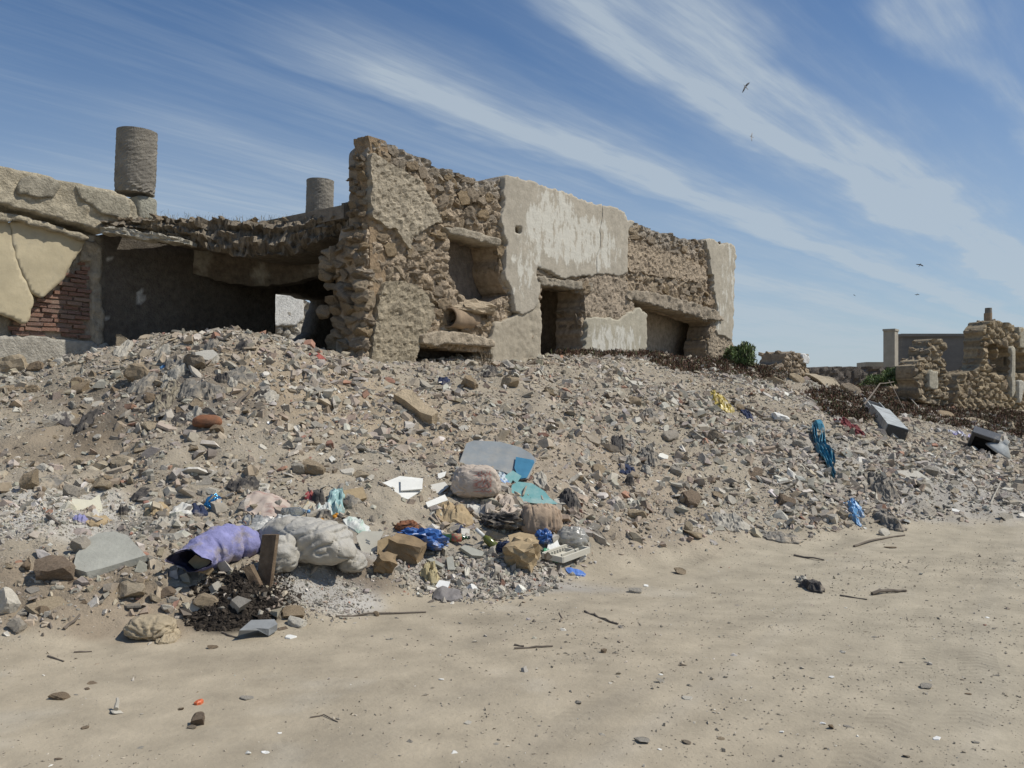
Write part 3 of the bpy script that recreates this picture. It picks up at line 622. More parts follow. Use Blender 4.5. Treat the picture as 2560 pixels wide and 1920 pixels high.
# bricks
g_ = Grid(PL, brk, .05); a0, b0 = PL.sz(20, 850); a1, b1 = PL.sz(232, 650); zr = b0 - .02; row = 0; yawL = math.atan2(PL.d[1], PL.d[0])
bv = np.array([(x, y, z) for x in (-1, 1) for y in (-1, 1) for z in (-1, 1)], float); bf = [(0, 1, 3, 2), (4, 6, 7, 5), (0, 4, 5, 1), (2, 3, 7, 6), (0, 2, 6, 4), (1, 5, 7, 3)]
BRICK_ME = []
for k in range(6):
    r = np.random.default_rng(k + 60); BRICK_ME.append(raw_mesh('brick', bv * .5 + r.normal(0, .035, bv.shape), bf, M['brickbit']))
pq = gL.pl
zr = PL.sz(200, 850)[1] - .03
while zr < b1 + .35:
    s_ = a0 - .12 * (row % 2)
    while s_ < a1 + .1:
        ln = rr.uniform(.17, .24); sm = s_ + ln / 2; zc = zr + .025 * math.sin(sm * 2.2 + 1)
        x_, y_ = PL.pix(sm, zc)
        if inpoly(np.array([x_]), np.array([y_]), brk)[0] and rr.random() > .05:
            put(rr.choice(BRICK_ME), 'brick', PL.pt(sm, zc, -.05 + rr.uniform(-.03, .02)), (rr.uniform(-.05, .05), rr.uniform(-.05, .05), yawL + rr.uniform(-.05, .05)), (ln, .12, rr.uniform(.046, .058)), RW)
        s_ += ln + .018
    zr += .071; row += 1
def bcol(c, var=.15): return flatcol(c, var, 3)
gP = Grid(PL, [(-420, 300), (420, 980)], .04)
def lpart(name, poly, front, back, col, warp=5, seed=3, namp=.03, f=5, parent=None):
    m = gP.mask(poly, warp, 7, seed)
    return wall_part(name, gP, m, front + namp * fbm(gP.S, gP.Z, f, 4, seed), back, bcol(col), parent or RW, 'core', True, seed)
lpart('parapet_beam', [(-420, 330), (-150, 394), (0, 428), (60, 440), (150, 462), (250, 482), (290, 494), (312, 520), (325, 556), (310, 572), (255, 568), (240, 590), (200, 572), (150, 560), (80, 540), (0, 520), (-420, 440)], .30, -.5, (.42, .365, .265), 5, 71, .05)
lpart('render_patch', [(30, 452), (60, 445), (130, 462), (110, 500), (80, 505), (20, 490)], .345, .2, (.33, .295, .225), 6, 72, .01)
lpart('render_patch', [(160, 470), (290, 500), (300, 540), (290, 560), (230, 540), (175, 505)], .345, .2, (.335, .30, .225), 6, 73, .01)
lpart('corner_pier', [(205, 600), (245, 610), (248, 700), (255, 860), (238, 862), (224, 850), (226, 720), (222, 650), (190, 660)], .06, -.3, (.38, .33, .25), 5, 74, .05, 9)
lpart('plinth_render', [(-420, 830), (30, 840), (90, 845), (150, 850), (230, 855), (262, 862), (265, 900), (200, 930), (110, 905), (60, 915), (-420, 890)], .07, -.2, (.40, .37, .31), 6, 75, .015)
# two pieces of the big fallen plaster slab
M['yplaster'] = material('yellowed_plaster_slab', (.47, .40, .265), .95, .12, 3, .35, 18, bdist=.015, stain=((.40, .35, .25), 2.5, .58, .08, (1, 1, 1)))
def slab_lean(poly, name, seed, o_top, o_bot, th):
    g = gP; m = g.mask(poly, 1.5, 8, seed); z0_, z1_ = PL.sz(50, 820)[1], PL.sz(50, 540)[1]
    fr_ = o_bot + (o_top - o_bot) * (g.Z - z0_) / (z1_ - z0_) + .012 * fbm(g.S, g.Z, 3, 3, seed); v, q, ix = g.solid(m, fr_, fr_ - th, True, seed=seed)
    return mesh(name, v, q, M['yplaster'], RW, smooth_=True)
slab_lean([(14, 556), (60, 556), (100, 564), (207, 600), (188, 630), (160, 672), (150, 700), (95, 748), (84, 742), (68, 730), (45, 690), (27, 640)], 'hanging_slab', 81, .13, .17, .09)
slab_lean([(-420, 520), (14, 556), (26, 640), (44, 692), (66, 732), (70, 765), (56, 812), (20, 800), (-60, 770), (-420, 700)], 'hanging_slab', 82, .12, .19, .09)
lpart('rough_ledge', [(-420, 490), (30, 540), (100, 562), (206, 598), (190, 606), (100, 575), (30, 560), (-420, 530)], .24, .05, (.38, .33, .24), 4, 83, .04, 9)
# --- sagging roof slab between the wings
epx = [(258, 13.75), (330, 13.75), (400, 13.75), (470, 13.75), (540, 13.8), (620, 13.8), (700, 13.75), (760, 13.65), (820, 13.5), (880, 13.35)]
top_ = np.interp([a[0] for a in epx], [258, 400, 520, 640, 750, 860, 900], [552, 545, 552, 556, 548, 520, 505]); bot_ = np.interp([a[0] for a in epx], [258, 400, 470, 520, 640, 750, 860, 900], [578, 596, 606, 628, 645, 628, 578, 560])
ne = 150; ex = np.linspace(258, 885, ne); eY = np.interp(ex, [a[0] for a in epx], [a[1] for a in epx])
et = np.interp(ex, [a[0] for a in epx], top_); eb = np.interp(ex, [a[0] for a in epx], bot_)
rows = []
nb = 26
xe = (ex - 1280) / F * eY; ztop = EYE + (HZ - et) / F * eY; zbot = EYE + (HZ - eb) / F * eY
# underside from back to the edge, edge face, top from edge to the back
bx = np.linspace(-3.6, 1.9, ne); by = np.linspace(18.3, 24.6, ne)
def rowat(t, z, wob): return np.stack([xe * (1 - t) + bx * t, eY * (1 - t) + by * t + wob, z], -1)
for t in np.linspace(1, 0.04, 10): rows.append(rowat(t, zbot * (1 - t) + 4.05 * t, 0))
for k, t in enumerate(np.linspace(0, 1, 9)):
    rows.append(rowat(0, zbot * (1 - t) + ztop * t + .05 * fbm(ex / 20, np.full(ne, k * 2.3), 1.0, 3, 31 + k), -.06 * np.sin(np.pi * t) + .20 * fbm(ex / 38, np.full(ne, k * 1.7), 1.0, 4, 2 + k) + .10 * fbm(ex / 7, np.full(ne, k * 3.1), 1.0, 2, 12 + k)))
for t in np.linspace(.03, 1, 10): rows.append(rowat(t, ztop * (1 - t) + 4.35 * t, 0))
v = np.array(rows); v[..., 2] += .03 * fbm(v[..., 0], v[..., 1], 2, 3, 4); nr = len(rows); ii = np.arange(nr * ne).reshape(nr, ne); v = v.reshape(-1, 3)
q = np.stack([ii[:-1, :-1], ii[:-1, 1:], ii[1:, 1:], ii[1:, :-1]], -1).reshape(-1, 4)
q = np.concatenate([q, np.stack([ii[0, :-1], ii[-1, :-1], ii[-1, 1:], ii[0, 1:]], -1)])
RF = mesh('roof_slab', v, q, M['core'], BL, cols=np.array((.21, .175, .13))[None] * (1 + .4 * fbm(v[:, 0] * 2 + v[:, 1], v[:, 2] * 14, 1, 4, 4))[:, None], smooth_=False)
# roof over the rooms behind the front wall
zroof = [(-3.3, 4.30), (8.6, 4.5)]
v = []; 
for o in (-.58, -4.6):
    for s_, z_ in zroof:
        for dz in (0, .2): v.append(PF.pt(s_, z_ + dz, o))
mesh('roof_slab', v, [(0, 2, 6, 4), (1, 5, 7, 3), (0, 1, 3, 2), (4, 6, 7, 5), (0, 4, 5, 1), (2, 3, 7, 6)], M['core'], BL, cols=np.tile(np.array([[.26, .22, .17]]), (8, 1)))
# whitewashed beam under the sagging slab, lip of plaster along the slab edge
def ribbon(name, pts, h, dep, col, parent, seed, amp=.03, white=None):
    """solid beam following points (px, py top, Y) with height h and depth dep"""
    n = 70; t = np.linspace(0, len(pts) - 1, n); a = np.array([W(*p) for p in pts]); c = np.stack([np.interp(t, range(len(pts)), a[:, k]) for k in range(3)], -1)
    if np.ndim(h): h = np.interp(t, range(len(h)), h)
    j = amp * fbm(t * 3, t * 0 + seed, 1.5, 4, seed); r = []; m_ = 7
    for k in range(m_): 
        f_ = k / (m_ - 1); p = c.copy(); p[:, 2] -= h * f_; p[:, 1] += amp * fbm(t * 3, np.full(n, f_ * 3), 1.6, 3, seed + 1); p[:, 2] += j * (1 if k in (0, m_ - 1) else 0); r.append(p)
    r.append(r[-1] + [0, dep, 0]); r.append(r[0] + [0, dep, 0]); v = np.array(r); k = len(r); ii = np.arange(k * n).reshape(k, n)
    q = np.stack([ii, np.roll(ii, -1, 0)], -1); q = np.stack([q[:, :-1, 0], q[:, :-1, 1], q[:, 1:, 1], q[:, 1:, 0]], -1).reshape(-1, 4)
    v = v.reshape(-1, 3); cc = np.array(col)[None] * (1 + .25 * fbm(v[:, 0] * 2, v[:, 2] * 5, 1, 4, seed))[:, None]
    if white: 
        w_ = smooth(.1, .3, fbm(v[:, 0] * 3, v[:, 2] * 4, 1.0, 3, seed + 5))[:, None] * white; cc = cc * (1 - w_) + np.array((.42, .39, .32))[None] * w_
    caps = [tuple(ii[:, 0]), tuple(ii[::-1, -1])]
    return mesh(name, v, [tuple(x) for x in q] + caps, M['core'], parent, cols=cc, smooth_=False)
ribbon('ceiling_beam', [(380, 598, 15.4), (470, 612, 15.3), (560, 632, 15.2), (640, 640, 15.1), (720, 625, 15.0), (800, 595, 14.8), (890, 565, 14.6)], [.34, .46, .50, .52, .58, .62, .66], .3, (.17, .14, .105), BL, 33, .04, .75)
ribbon('edge_lip', [(250, 565, 13.5), (320, 572, 13.45), (400, 586, 13.45), (475, 600, 13.5)], [.09, .12, .10, .06], .3, (.42, .38, .30), BL, 34, .05)
# stones and dry tufts on the roof edge
rm = random.Random(9)
for i in range(70):
    x_ = rm.uniform(290, 885); Y_ = float(np.interp(x_, [a[0] for a in epx], [a[1] for a in epx])) + rm.uniform(.0, .7); t_ = float(np.interp(x_, ex, et)); s_ = rm.uniform(.03, .11)
    p = W(x_, t_, Y_ if Y_ > 0 else 13); zt = EYE + (HZ - t_) / F * float(np.interp(x_, ex, eY))
    put(rm.choice(STONE_ME), 'stone', (p[0], Y_, zt + s_ * .2), (rm.uniform(-.4, .4), rm.uniform(-.4, .4), rm.uniform(0, 6)), (s_ * rm.uniform(.8, 1.6), s_ * .8, s_ * rm.uniform(.35, .7)), RF)
# --- roof columns
M['column'] = material('column_concrete', (.235, .21, .17), .95, .25, 4, .8, 16, bdist=.04, stain=((.20, .18, .15), 3, .56, .1, (1, 1, .4)))
def column(px, pt_, pb, dpx, tilt, rows_, seed):
    Y_ = PL.Y0 / (1 - PL.k * (px - 1280) / F); r_ = dpx / 2 / F * Y_; a = W(px - tilt, pb, Y_ + .05); b = W(px, pt_, Y_ + .05)
    v, f = tube(a, b, r_ * 1.0, r_ * .99, 40, None, rows_, .010, seed)
    n = 40; rg = np.random.default_rng(seed)
    for i in range(rows_ + 1):          # eroded foot
        t = i / rows_
        if t < .22: v[i * n:(i + 1) * n] = a + (b - a) * t + (v[i * n:(i + 1) * n] - (a + (b - a) * t)) * (1 - rg.uniform(0, .12, (n, 1)) * (1 - t / .22))
    return mesh('roof_column', v, f, M['column'], BL, smooth_=False)
column(343, 330, 486, 97, 6, 34, 3); column(801, 452, 560, 68, 3, 26, 4)
lpart('column_base', [(330, 490), (378, 500), (382, 548), (335, 552)], .15, -.4, (.36, .34, .27), 3, 91, .02, parent=BL)

# ------------------------------------------------------------------ other ruins
def ruin(name, label, cat, pl, poly, cell, thick_, col, nst, holes=(), plast=(), seed=1, amp=.06, group=None, warp=8, bumpy=1.0, stones=0):
    root = empty(name, np.append(pl.pt(pl.sz(np.mean([p[0] for p in poly]), 900)[0], 0)[:2], 1.5), label, cat, group)
    g = Grid(pl, poly, cell); m = g.mask(poly, warp, 4, seed)
    for h in holes: m &= ~g.mask(h, warp * .6, 5, seed + 3)
    P, id_, d1, d2 = voronoi(g, m, nst, seed); b = 1 - (d1 / (d2 + 1e-6)) ** 2.2; rg = np.random.default_rng(seed); tone = rg.uniform(.7, 1.2, len(P)); pr = rg.uniform(-.5, 1, len(P))
    fr = bumpy * (.13 * b + .06 * pr[id_]) + amp * fbm(g.S, g.Z, 2, 3, seed) + bumpy * .05 * ridge(g.S, g.Z, 4, 3, seed + 2)
    def cf(s, z, px, py, ix):
        k = id_.ravel()[ix]; bb = b.ravel()[ix]; return np.array(col)[None] * (tone[k] * (.9 + .1 * bb))[:, None]
    wl = wall_part('wall', g, m, fr, -thick_, cf, root, 'core', True, seed, False)
    if stones: lay_stones(g, P, id_, m, wl, stones, .4, .06, seed, .52, np.pad(m, ((0, 1), (0, 1))))
    if stones: reveal_stones(g, m, wl, thick_, seed + 4, .15, lambda x, y: True, stones, .08, .14)
    for pp, c in plast: wall_part('plaster_panel', g, g.mask(pp, 2, 5, seed + 8) & m, .22 + .01 * fbm(g.S, g.Z, 3, 2, 1), -.05, flatcol(c, .08), wl, 'core', False, seed)
    return root
YB = (.335, .265, .17)
PR = Plane(2300, 26.5, .6)
ruin('ruined_house', 'tall yellowish stone ruin with empty window bays at the far end', 'ruin', PR,
     [(2405, 1110), (2400, 1000), (2395, 940), (2430, 930), (2450, 905), (2450, 838), (2446, 828), (2460, 806), (2480, 800), (2500, 808), (2530, 815), (2600, 830), (2900, 890), (2900, 1120)], .05, .5, YB, 700,
     [[(2464, 858), (2482, 860), (2484, 935), (2466, 935)], [(2484, 862), (2511, 872), (2512, 942), (2486, 936)], [(2522, 878), (2560, 885), (2562, 938), (2522, 930)], [(2580, 890), (2640, 900), (2640, 950), (2580, 945)]],
     [([(2530, 812), (2720, 850), (2720, 895), (2532, 870)], (.40, .36, .27)), ([(2512, 865), (2521, 868), (2522, 980), (2512, 1000)], (.44, .40, .31)), ([(2530, 950), (2545, 955), (2538, 1000), (2530, 1010)], (.52, .49, .41))], 5, .05, stones=240)
PR2 = Plane(2330, 24.5, .7)
ruin('ruined_wall', 'broken stone wall stub rising to a ragged peak before the dark house', 'wall', PR2,
     [(2285, 1000), (2280, 930), (2278, 908), (2300, 900), (2312, 880), (2318, 850), (2335, 848), (2350, 856), (2352, 900), (2358, 940), (2362, 985), (2350, 1010)], .05, .45, (.34, .275, .185), 60, (), [([(2304, 925), (2326, 928), (2326, 975), (2302, 970)], (.42, .38, .29))], 6, .05, stones=60)
PR3 = Plane(2430, 26.2, .7)
ruin('ruined_wall', 'low tumbled stone wall in front of the yellowish ruin', 'wall', PR3, [(2370, 1060), (2385, 965), (2392, 935), (2420, 930), (2445, 940), (2470, 970), (2480, 1080)], .06, .5, YB, 60, (), (), 7, .08, stones=40)
PM = Plane(2080, 31, .25)
ruin('mud_wall', 'long low dark mud wall along the skyline', 'wall', PM, [(1855, 985), (1860, 926), (1900, 922), (1960, 918), (2050, 920), (2120, 916), (2200, 918), (2290, 912), (2330, 918), (2330, 1000)], .08, .5, (.17, .145, .12), 90, (), (), 8, .06, bumpy=.5)
PS = Plane(1970, 28, 1.266)
ruin('ruined_wall', 'squat stone stump with one white plaster face on the skyline', 'wall', PS, [(1915, 960), (1925, 930), (1950, 905), (1952, 885), (1975, 879), (2005, 884), (2012, 900), (2006, 912), (2014, 935), (2030, 960)], .04, .6, (.33, .265, .19), 60, (), [([(1991, 884), (2009, 889), (2007, 908), (1991, 908)], (.66, .65, .62))], 9, .06, stones=40)
PW = Plane(740, 26, 1.266)
ruin('ruined_wall', 'sunlit white plastered wall stub seen through the dark doorway', 'wall', PW, [(660, 960), (660, 735), (700, 730), (752, 738), (760, 752), (790, 775), (800, 800), (792, 830), (800, 960)], .06, .5, (.44, .40, .33), 60, (), [([(670, 735), (748, 740), (745, 800), (725, 815), (670, 815)], (.60, .58, .53))], 10, .05)
def box8(px0, px1, pyt, pyb, Y, ang, dep):      # block with its near vertical edge list; front face at yaw ang
    a = W(px0, pyb, Y); b = W(px1, pyb, Y); wd = np.linalg.norm(b - a); zt = W(px0, pyt, Y)[2]; c = (a + b) / 2
    d = np.array([math.cos(ang), math.sin(ang), 0]); n = np.array([-math.sin(ang), math.cos(ang), 0])
    v = [c - d * wd / 2 + n * 0, c + d * wd / 2, c + d * wd / 2 + n * dep, c - d * wd / 2 + n * dep]; v = [np.array([p[0], p[1], a[2]]) for p in v]
    return np.array(v + [np.array([p[0], p[1], zt]) for p in v]), [(0, 1, 5, 4), (1, 2, 6, 5), (2, 3, 7, 6), (3, 0, 4, 7), (4, 5, 6, 7), (3, 2, 1, 0)]
M['block'] = material('grey_block_wall', (.185, .17, .15), .95, .12, 2, .4, 12, stain=((.15, .14, .125), 1.2, .5, .1, (.4, .4, 3)))
M['pillar'] = material('pillar_render', (.36, .325, .26), .95, .15, 3, .3, 12)
pr = empty('square_pillar', W(2225, 912, 36), 'tall square rendered pillar standing alone on the skyline', 'pillar')
v, f = box8(2209, 2236, 826, 935, 36, -.62, .62); mesh('shaft', v, f, M['pillar'], pr)
v, f = box8(2207, 2237, 822, 827, 35.96, -.62, .70); mesh('cap', v, f, M['pillar'], pr)
v, f = box8(2165, 2290, 905, 935, 37, 0, 1); mesh('footing', v, f, M['pillar'], pr)
hs = empty('block_house', W(2370, 930, 40), 'dark flat roofed block house behind the ruins', 'building')
v, f = box8(2256, 2480, 840, 960, 40, .0, .6); mesh('wall', v, f, M['block'], hs)
v, f = box8(2254, 2482, 834, 841, 39.9, .0, .8); mesh('roof', v, f, M['block'], hs)
ch = empty('clay_chimney', W(2470, 800, 29.5), 'short round chimney pot on the far stone ruin', 'chimney')
mesh('lower_shaft', *tube(W(2470, 812, 29.5), W(2470, 783, 29.5), .125, .125, 16), M['clay'], ch)
mesh('upper_shaft', *tube(W(2471, 783, 29.5), W(2471, 770, 29.5), .11, .105, 16), M['column'], ch)
# ------------------------------------------------------------------ loose rubble: the mass that nobody could count
def eul(a, b, c):
    ca, sa, cb, sb, cc, sc = np.cos(a), np.sin(a), np.cos(b), np.sin(b), np.cos(c), np.sin(c)
    return np.stack([np.stack([cc * cb, cc * sb * sa - sc * ca, cc * sb * ca + sc * sa], -1), np.stack([sc * cb, sc * sb * sa + cc * ca, sc * sb * ca - cc * sa], -1), np.stack([-sb, cb * sa, cb * ca], -1)], -2)
def dens(px, py, blobs, b0):
    d = np.full(np.shape(px), b0)
    for x, y, rx, ry, k in blobs:
        t = 1 - smooth(.5, 1.2, np.hypot((px - x) / rx, (py - y) / ry)); d = d * (1 - t) + k * t
    return d
DB = [(900, 1000, 420, 130, .7), (1450, 1020, 160, 120, .65), (1380, 1180, 90, 90, .4), (120, 1080, 220, 160, .5), (520, 1120, 160, 60, .6), (200, 1530, 420, 90, .6), (2100, 1120, 620, 160, 1.0), (1750, 1150, 300, 180, .95), (1650, 1360, 330, 60, .55),
      (150, 1290, 260, 60, 1.0), (820, 1480, 170, 60, 1.0), (1180, 1430, 220, 60, 1.0), (500, 900, 300, 70, .95), (1000, 1180, 180, 60, .9), (560, 1500, 200, 80, .5), (1700, 930, 260, 60, .8)]
PALW = {}
def palette(px, py, r):
    pal = np.array([TAN, GREY, PALE, BRN, WHT, PINK, BRICK, DARK])
    wl = np.array([.30, .28, .15, .18, .03, .03, .01, .07]); wc = np.array([.26, .33, .15, .08, .06, .12, .015, .03]); wr = np.array([.17, .40, .22, .06, .10, .08, .01, .03]); wg = np.array([.03, .70, .18, .02, .05, .02, .03, .02])
    t = smooth(500, 900, px)[:, None]; t2 = smooth(1400, 1800, px)[:, None]; wt = (wl * (1 - t) + wc * t) * (1 - t2) + wr * t2
    g = (smooth(1330, 1380, py + 0 * px) * (px > 720) * (px < 1500))[:, None]; wt = wt * (1 - g) + wg * g
    w2 = ((px < 380) & (py > 1235) & (py < 1400))[:, None]; wt = np.where(w2, np.array([.1, .3, .38, .03, .16, .01, .01, .02]), wt)
    cs = np.cumsum(wt, 1); k = (r.random(len(px))[:, None] * cs[:, -1:] > cs).sum(1); c = pal[k]
    return (c * .66 + np.array((.385, .325, .245)) * .34) * r.uniform(.78, 1.16, (len(px), 1)) * r.normal(1, .02, (len(px), 3))
def scatter(name, n, rfun, shapes, seed, x0, x1, y0, y1, dfun, sink=.35, flat=(.3, .85), tilt=.5, label=None, colf=None):
    r = np.random.default_rng(seed); x = r.uniform(x0, x1, n * 8); y = r.uniform(y0, y1, n * 8); z = H(x, y); px, py = proj((x, y, z))
    nx_ = -(H(x + .3, y) - H(x - .3, y)) / .6; ny_ = -(H(x, y + .3) - H(x, y - .3)) / .6; fac = (-nx_ * x - ny_ * y + (EYE - z)) / np.hypot(x, y)
    k = (np.abs(px - 1280) < 1600) & (fac > -.16) & (r.random(len(x)) < dfun(x, y, px, py)); x, y, z, px, py = (a[k][:n] for a in (x, y, z, px, py)); m = len(x)
    rad = rfun(r, m, x, y); rot = eul(r.normal(0, tilt, m), r.normal(0, tilt, m) - 0, r.uniform(0, 6.283, m))
    e = .12; sl = np.arctan2(H(x, y + e) - H(x, y - e), 2 * e); ca, sa = np.cos(sl * .8), np.sin(sl * .8); o = np.zeros(m)
    rot = np.stack([np.stack([o + 1, o, o], -1), np.stack([o, ca, -sa], -1), np.stack([o, sa, ca], -1)], -2) @ rot
    scl = np.stack([rad * r.uniform(.8, 1.75, m), rad * r.uniform(.5, 1.05, m), rad * r.uniform(*flat, m)], -1)
    col = (colf or palette)(px, py, r); V = []; Fc = []; Cc = []; base_ = 0; pick = r.integers(len(shapes), size=m)
    for i, (sv, sf) in enumerate(shapes):
        q = np.where(pick == i)[0]
        if not len(q): continue
        v = np.einsum('mij,mkj->mki', rot[q], sv[None] * scl[q][:, None]) + np.stack([x[q], y[q], z[q] + scl[q][:, 2] * (1 - 2 * sink) * .8], -1)[:, None]
        V.append(v.reshape(-1, 3)); Fc.append((sf[None] + (np.arange(len(q)) * len(sv))[:, None, None] + base_).reshape(-1, 3)); Cc.append(np.repeat(col[q], len(sv), 0)); base_ += len(q) * len(sv)
    o = bpy.data.objects.new(name, raw_mesh(name, np.concatenate(V), np.concatenate(Fc), M['rubble'], np.concatenate(Cc))); place(o, (0, 0, 0), None)
    return props(o, label, None, None, 'stuff')
SH0 = [shard_shape(500 + k) for k in range(18)] + [rock_shape(0, 500 + k, .3, .5, 3, 0, (.15, .6)) for k in range(4)]
SHS = [slab_shape(530 + k, 5 + k % 3, .2 + .08 * (k % 3)) for k in range(10)]
OCT = (np.array([(1, 0, 0), (-1, 0, 0), (0, 1, 0), (0, -1, 0), (0, 0, 1), (0, 0, -1)], float), np.array([(0, 2, 4), (2, 1, 4), (1, 3, 4), (3, 0, 4), (2, 0, 5), (1, 2, 5), (3, 1, 5), (0, 3, 5)]))
SHO = []
for k in range(8):
    r = np.random.default_rng(k); SHO.append((OCT[0] * (1 + r.normal(0, .2, (6, 1))) + r.normal(0, .12, (6, 3)), OCT[1]))
def onm(x, y):               # how far up the heap: 0 on the road
    return smooth(.02, .20, H(x, y) + .05 * fbm(x, y, 1.5, 3, 77))
def clump(x, y, s): return np.clip(.80 + .8 * fbm(x, y, .45, 3, s + 9) + .8 * fbm(x, y, 1.1, 3, s) + .5 * fbm(x, y, 3.1, 2, s + 5), .22, 1.4)
big = lambda md, sg, a, b: (lambda r, m, x, y: np.clip(np.exp(r.normal(math.log(md), sg, m)) * (1 + .75 * fbm(x, y, .8, 3, 71)), a, b))
scatter('rubble', 72000, big(.0215, .62, .007, .085), SH0, 1, -9, 13.5, 5.0, 25, lambda x, y, px, py: dens(px, py, DB, .9) * onm(x, y) * clump(x, y, 3) * np.where(py < 880, .6, 1), label='loose broken stone covering the whole heap')
scatter('rubble_flakes', 17000, big(.026, .55, .010, .085), SHS, 2, -9, 13.5, 5.0, 25, lambda x, y, px, py: dens(px, py, DB, .9) * onm(x, y) * clump(x, y, 13), .3, (.5, .9), .45, label='flat flakes of plaster, tile and concrete over the heap')
scatter('gravel', 52000, big(.0105, .4, .005, .02), SHO, 3, -8, 11, 5.0, 17, lambda x, y, px, py: dens(px, py, DB, .8) * (.03 + .97 * onm(x, y)) * np.clip(clump(x, y, 23), .3, 1), .3, label='small grey gravel between the stones')
GRB = [(1180, 1440, 230, 65, 1), (800, 1490, 150, 65, 1), (120, 1290, 260, 60, .9)]
scatter('gravel_spill', 12000, big(.012, .5, .005, .045), SH0, 4, -7, 3, 5.6, 9, lambda x, y, px, py: dens(px, py, GRB, 0), .3, label='pale grey crushed concrete spilled at the foot of the heap')
def roadcol(px, py, r):
    p = np.array([(.36, .31, .235), (.30, .26, .20), (.42, .37, .29), (.25, .215, .165), (.6, .57, .5)]); k = r.choice(5, len(px), p=[.35, .3, .17, .15, .03]); return p[k] * r.uniform(.8, 1.2, (len(px), 1))
scatter('road_grit', 27000, big(.0036, .5, .0018, .015), SHO, 5, -5, 11, 2.9, 12, lambda x, y, px, py: (1 - onm(x, y)) * np.clip((.12 + .25 * smooth(1000, 1900, px) + .5 * fbm(x * .5 - y * .4, x * .7 + y, 1.2, 3, 91)).clip(0.04, 1) + .25 * smooth(.0, .04, H(x, y)), 0, 1) * smooth(15, 4, y) , .35, (.4, .8), .3, label='small grit lying on the dirt road', colf=roadcol)

# ------------------------------------------------------------------ object helpers
LMK = []
ORD_ = ['nearest', 'second nearest', 'third nearest', 'fourth nearest', 'fifth nearest', 'sixth nearest', 'seventh nearest', 'eighth nearest', 'ninth nearest', 'tenth nearest']
def ground_n(p): return normal(p[0], p[1])
def drape(name, label, cat, box, mat, amp=.05, seed=1, n=34, rot=0, ragged=.25, lm=None, group=None, freq=6, sharp=True, lift=.01, pow_=3):
    x0, y0, x1, y1 = box; c = hit((x0 + x1) / 2, (y0 + y1) / 2); a = hit((x0 + x1) / 2, y1); b = hit((x0 + x1) / 2, y0); Y = c[1]
    wd = (x1 - x0) / F * Y / 2; dp = np.linalg.norm(b[:2] - a[:2]) / 2; c = (a + b) / 2; dp = min(dp, wd * 2.2 + .05)
    u, v_ = np.meshgrid(np.linspace(-1, 1, n), np.linspace(-1, 1, n), indexing='ij'); th = np.arctan2(v_, u); rr_ = (np.abs(u) ** pow_ + np.abs(v_) ** pow_) ** (1 / pow_)
    lim = 1 - ragged * (.5 + .5 * fbm(np.cos(th) * 1.5, np.sin(th) * 1.5, 1.3, 3, seed)); cr_, sr_ = math.cos(rot), math.sin(rot)
    k = np.minimum(1, lim / np.maximum(rr_, 1e-3)); uu = u * k; vv = v_ * k                     # pull the rim in to a ragged outline
    X = c[0] + (uu * cr_ - vv * sr_) * wd; Yv = c[1] + (uu * sr_ * wd + vv * cr_ * dp)
    sx_ = uu * wd * freq * 2.2 + seed * 3.1; sy_ = vv * dp * freq * .8
    wv = ridge(sx_ + .5 * fbm(sx_, sy_, 1, 2, seed), sy_, .9, 3, seed) if sharp else .5 + .5 * fbm(sx_, sy_, .9, 3, seed)
    ed = 1 - smooth(.6, 1.02, rr_ / np.maximum(lim, .1)); hz_ = lift + amp * (.25 * ed * (1 + fbm(sx_ * .3, sy_ * .3, 1, 2, seed + 8)) + .70 * np.clip(wv, -.2, 1) * (.35 + .65 * ed))
    X = X + .25 * amp * fbm(sx_, sy_, 2, 2, seed + 3); Z = H(X, Yv) + np.maximum(hz_, .004)
    Z2 = np.minimum(Z - .006, H(X, Yv) - .01)
    m = n * n; ii = np.arange(m).reshape(n, n); V = np.concatenate([np.stack([X, Yv, Z], -1).reshape(-1, 3), np.stack([X, Yv, Z2], -1).reshape(-1, 3)])
    q = np.stack([ii[:-1, :-1], ii[1:, :-1], ii[1:, 1:], ii[:-1, 1:]], -1).reshape(-1, 4); ring = np.concatenate([ii[:, 0], ii[-1, 1:], ii[::-1, -1][1:], ii[0, ::-1][1:-1]]); r2 = np.roll(ring, -1)
    q = np.concatenate([q, q[:, ::-1] + m, np.stack([ring, ring + m, r2 + m, r2], -1)])
    o = mesh(name, V, q, mat, None, None, not sharp, label, cat, group)
    if lm: LMK.append((c, lm))
    return o
def plate(name, label, cat, poly, mat, th=.012, tilt=(0, 0), lift=.02, parent=None, lm=None, group=None, jag=0, bev=0):
    c2 = np.mean(poly, 0); p = hit(*c2); n = ground_n(p) + np.array([tilt[0], tilt[1], 0]); n /= np.linalg.norm(n); p = p + n * (lift + th); V = []
    for x, y in poly:
        d = np.array([(x - 1280) / F, 1, (HZ - y) / F]); o = np.array([0, 0, EYE]); t = ((p - o) @ n) / (d @ n); V.append(o + d * t)
    V = np.array(V); k = len(V); r = np.random.default_rng(int(c2[0]))
    c = V.mean(0); B = c + (V - c) * (1 + bev) - n * th + r.normal(0, jag + 1e-9, V.shape)
    f = [tuple(range(k))[::-1] if False else tuple(range(k)), tuple(range(k, 2 * k))[::-1]] + [(i, (i + 1) % k, k + (i + 1) % k, k + i)[::-1] for i in range(k)]
    if lm: LMK.append((p, lm))
    return mesh(name, np.concatenate([V, B]), f, mat, parent, None, False, label, cat, group)
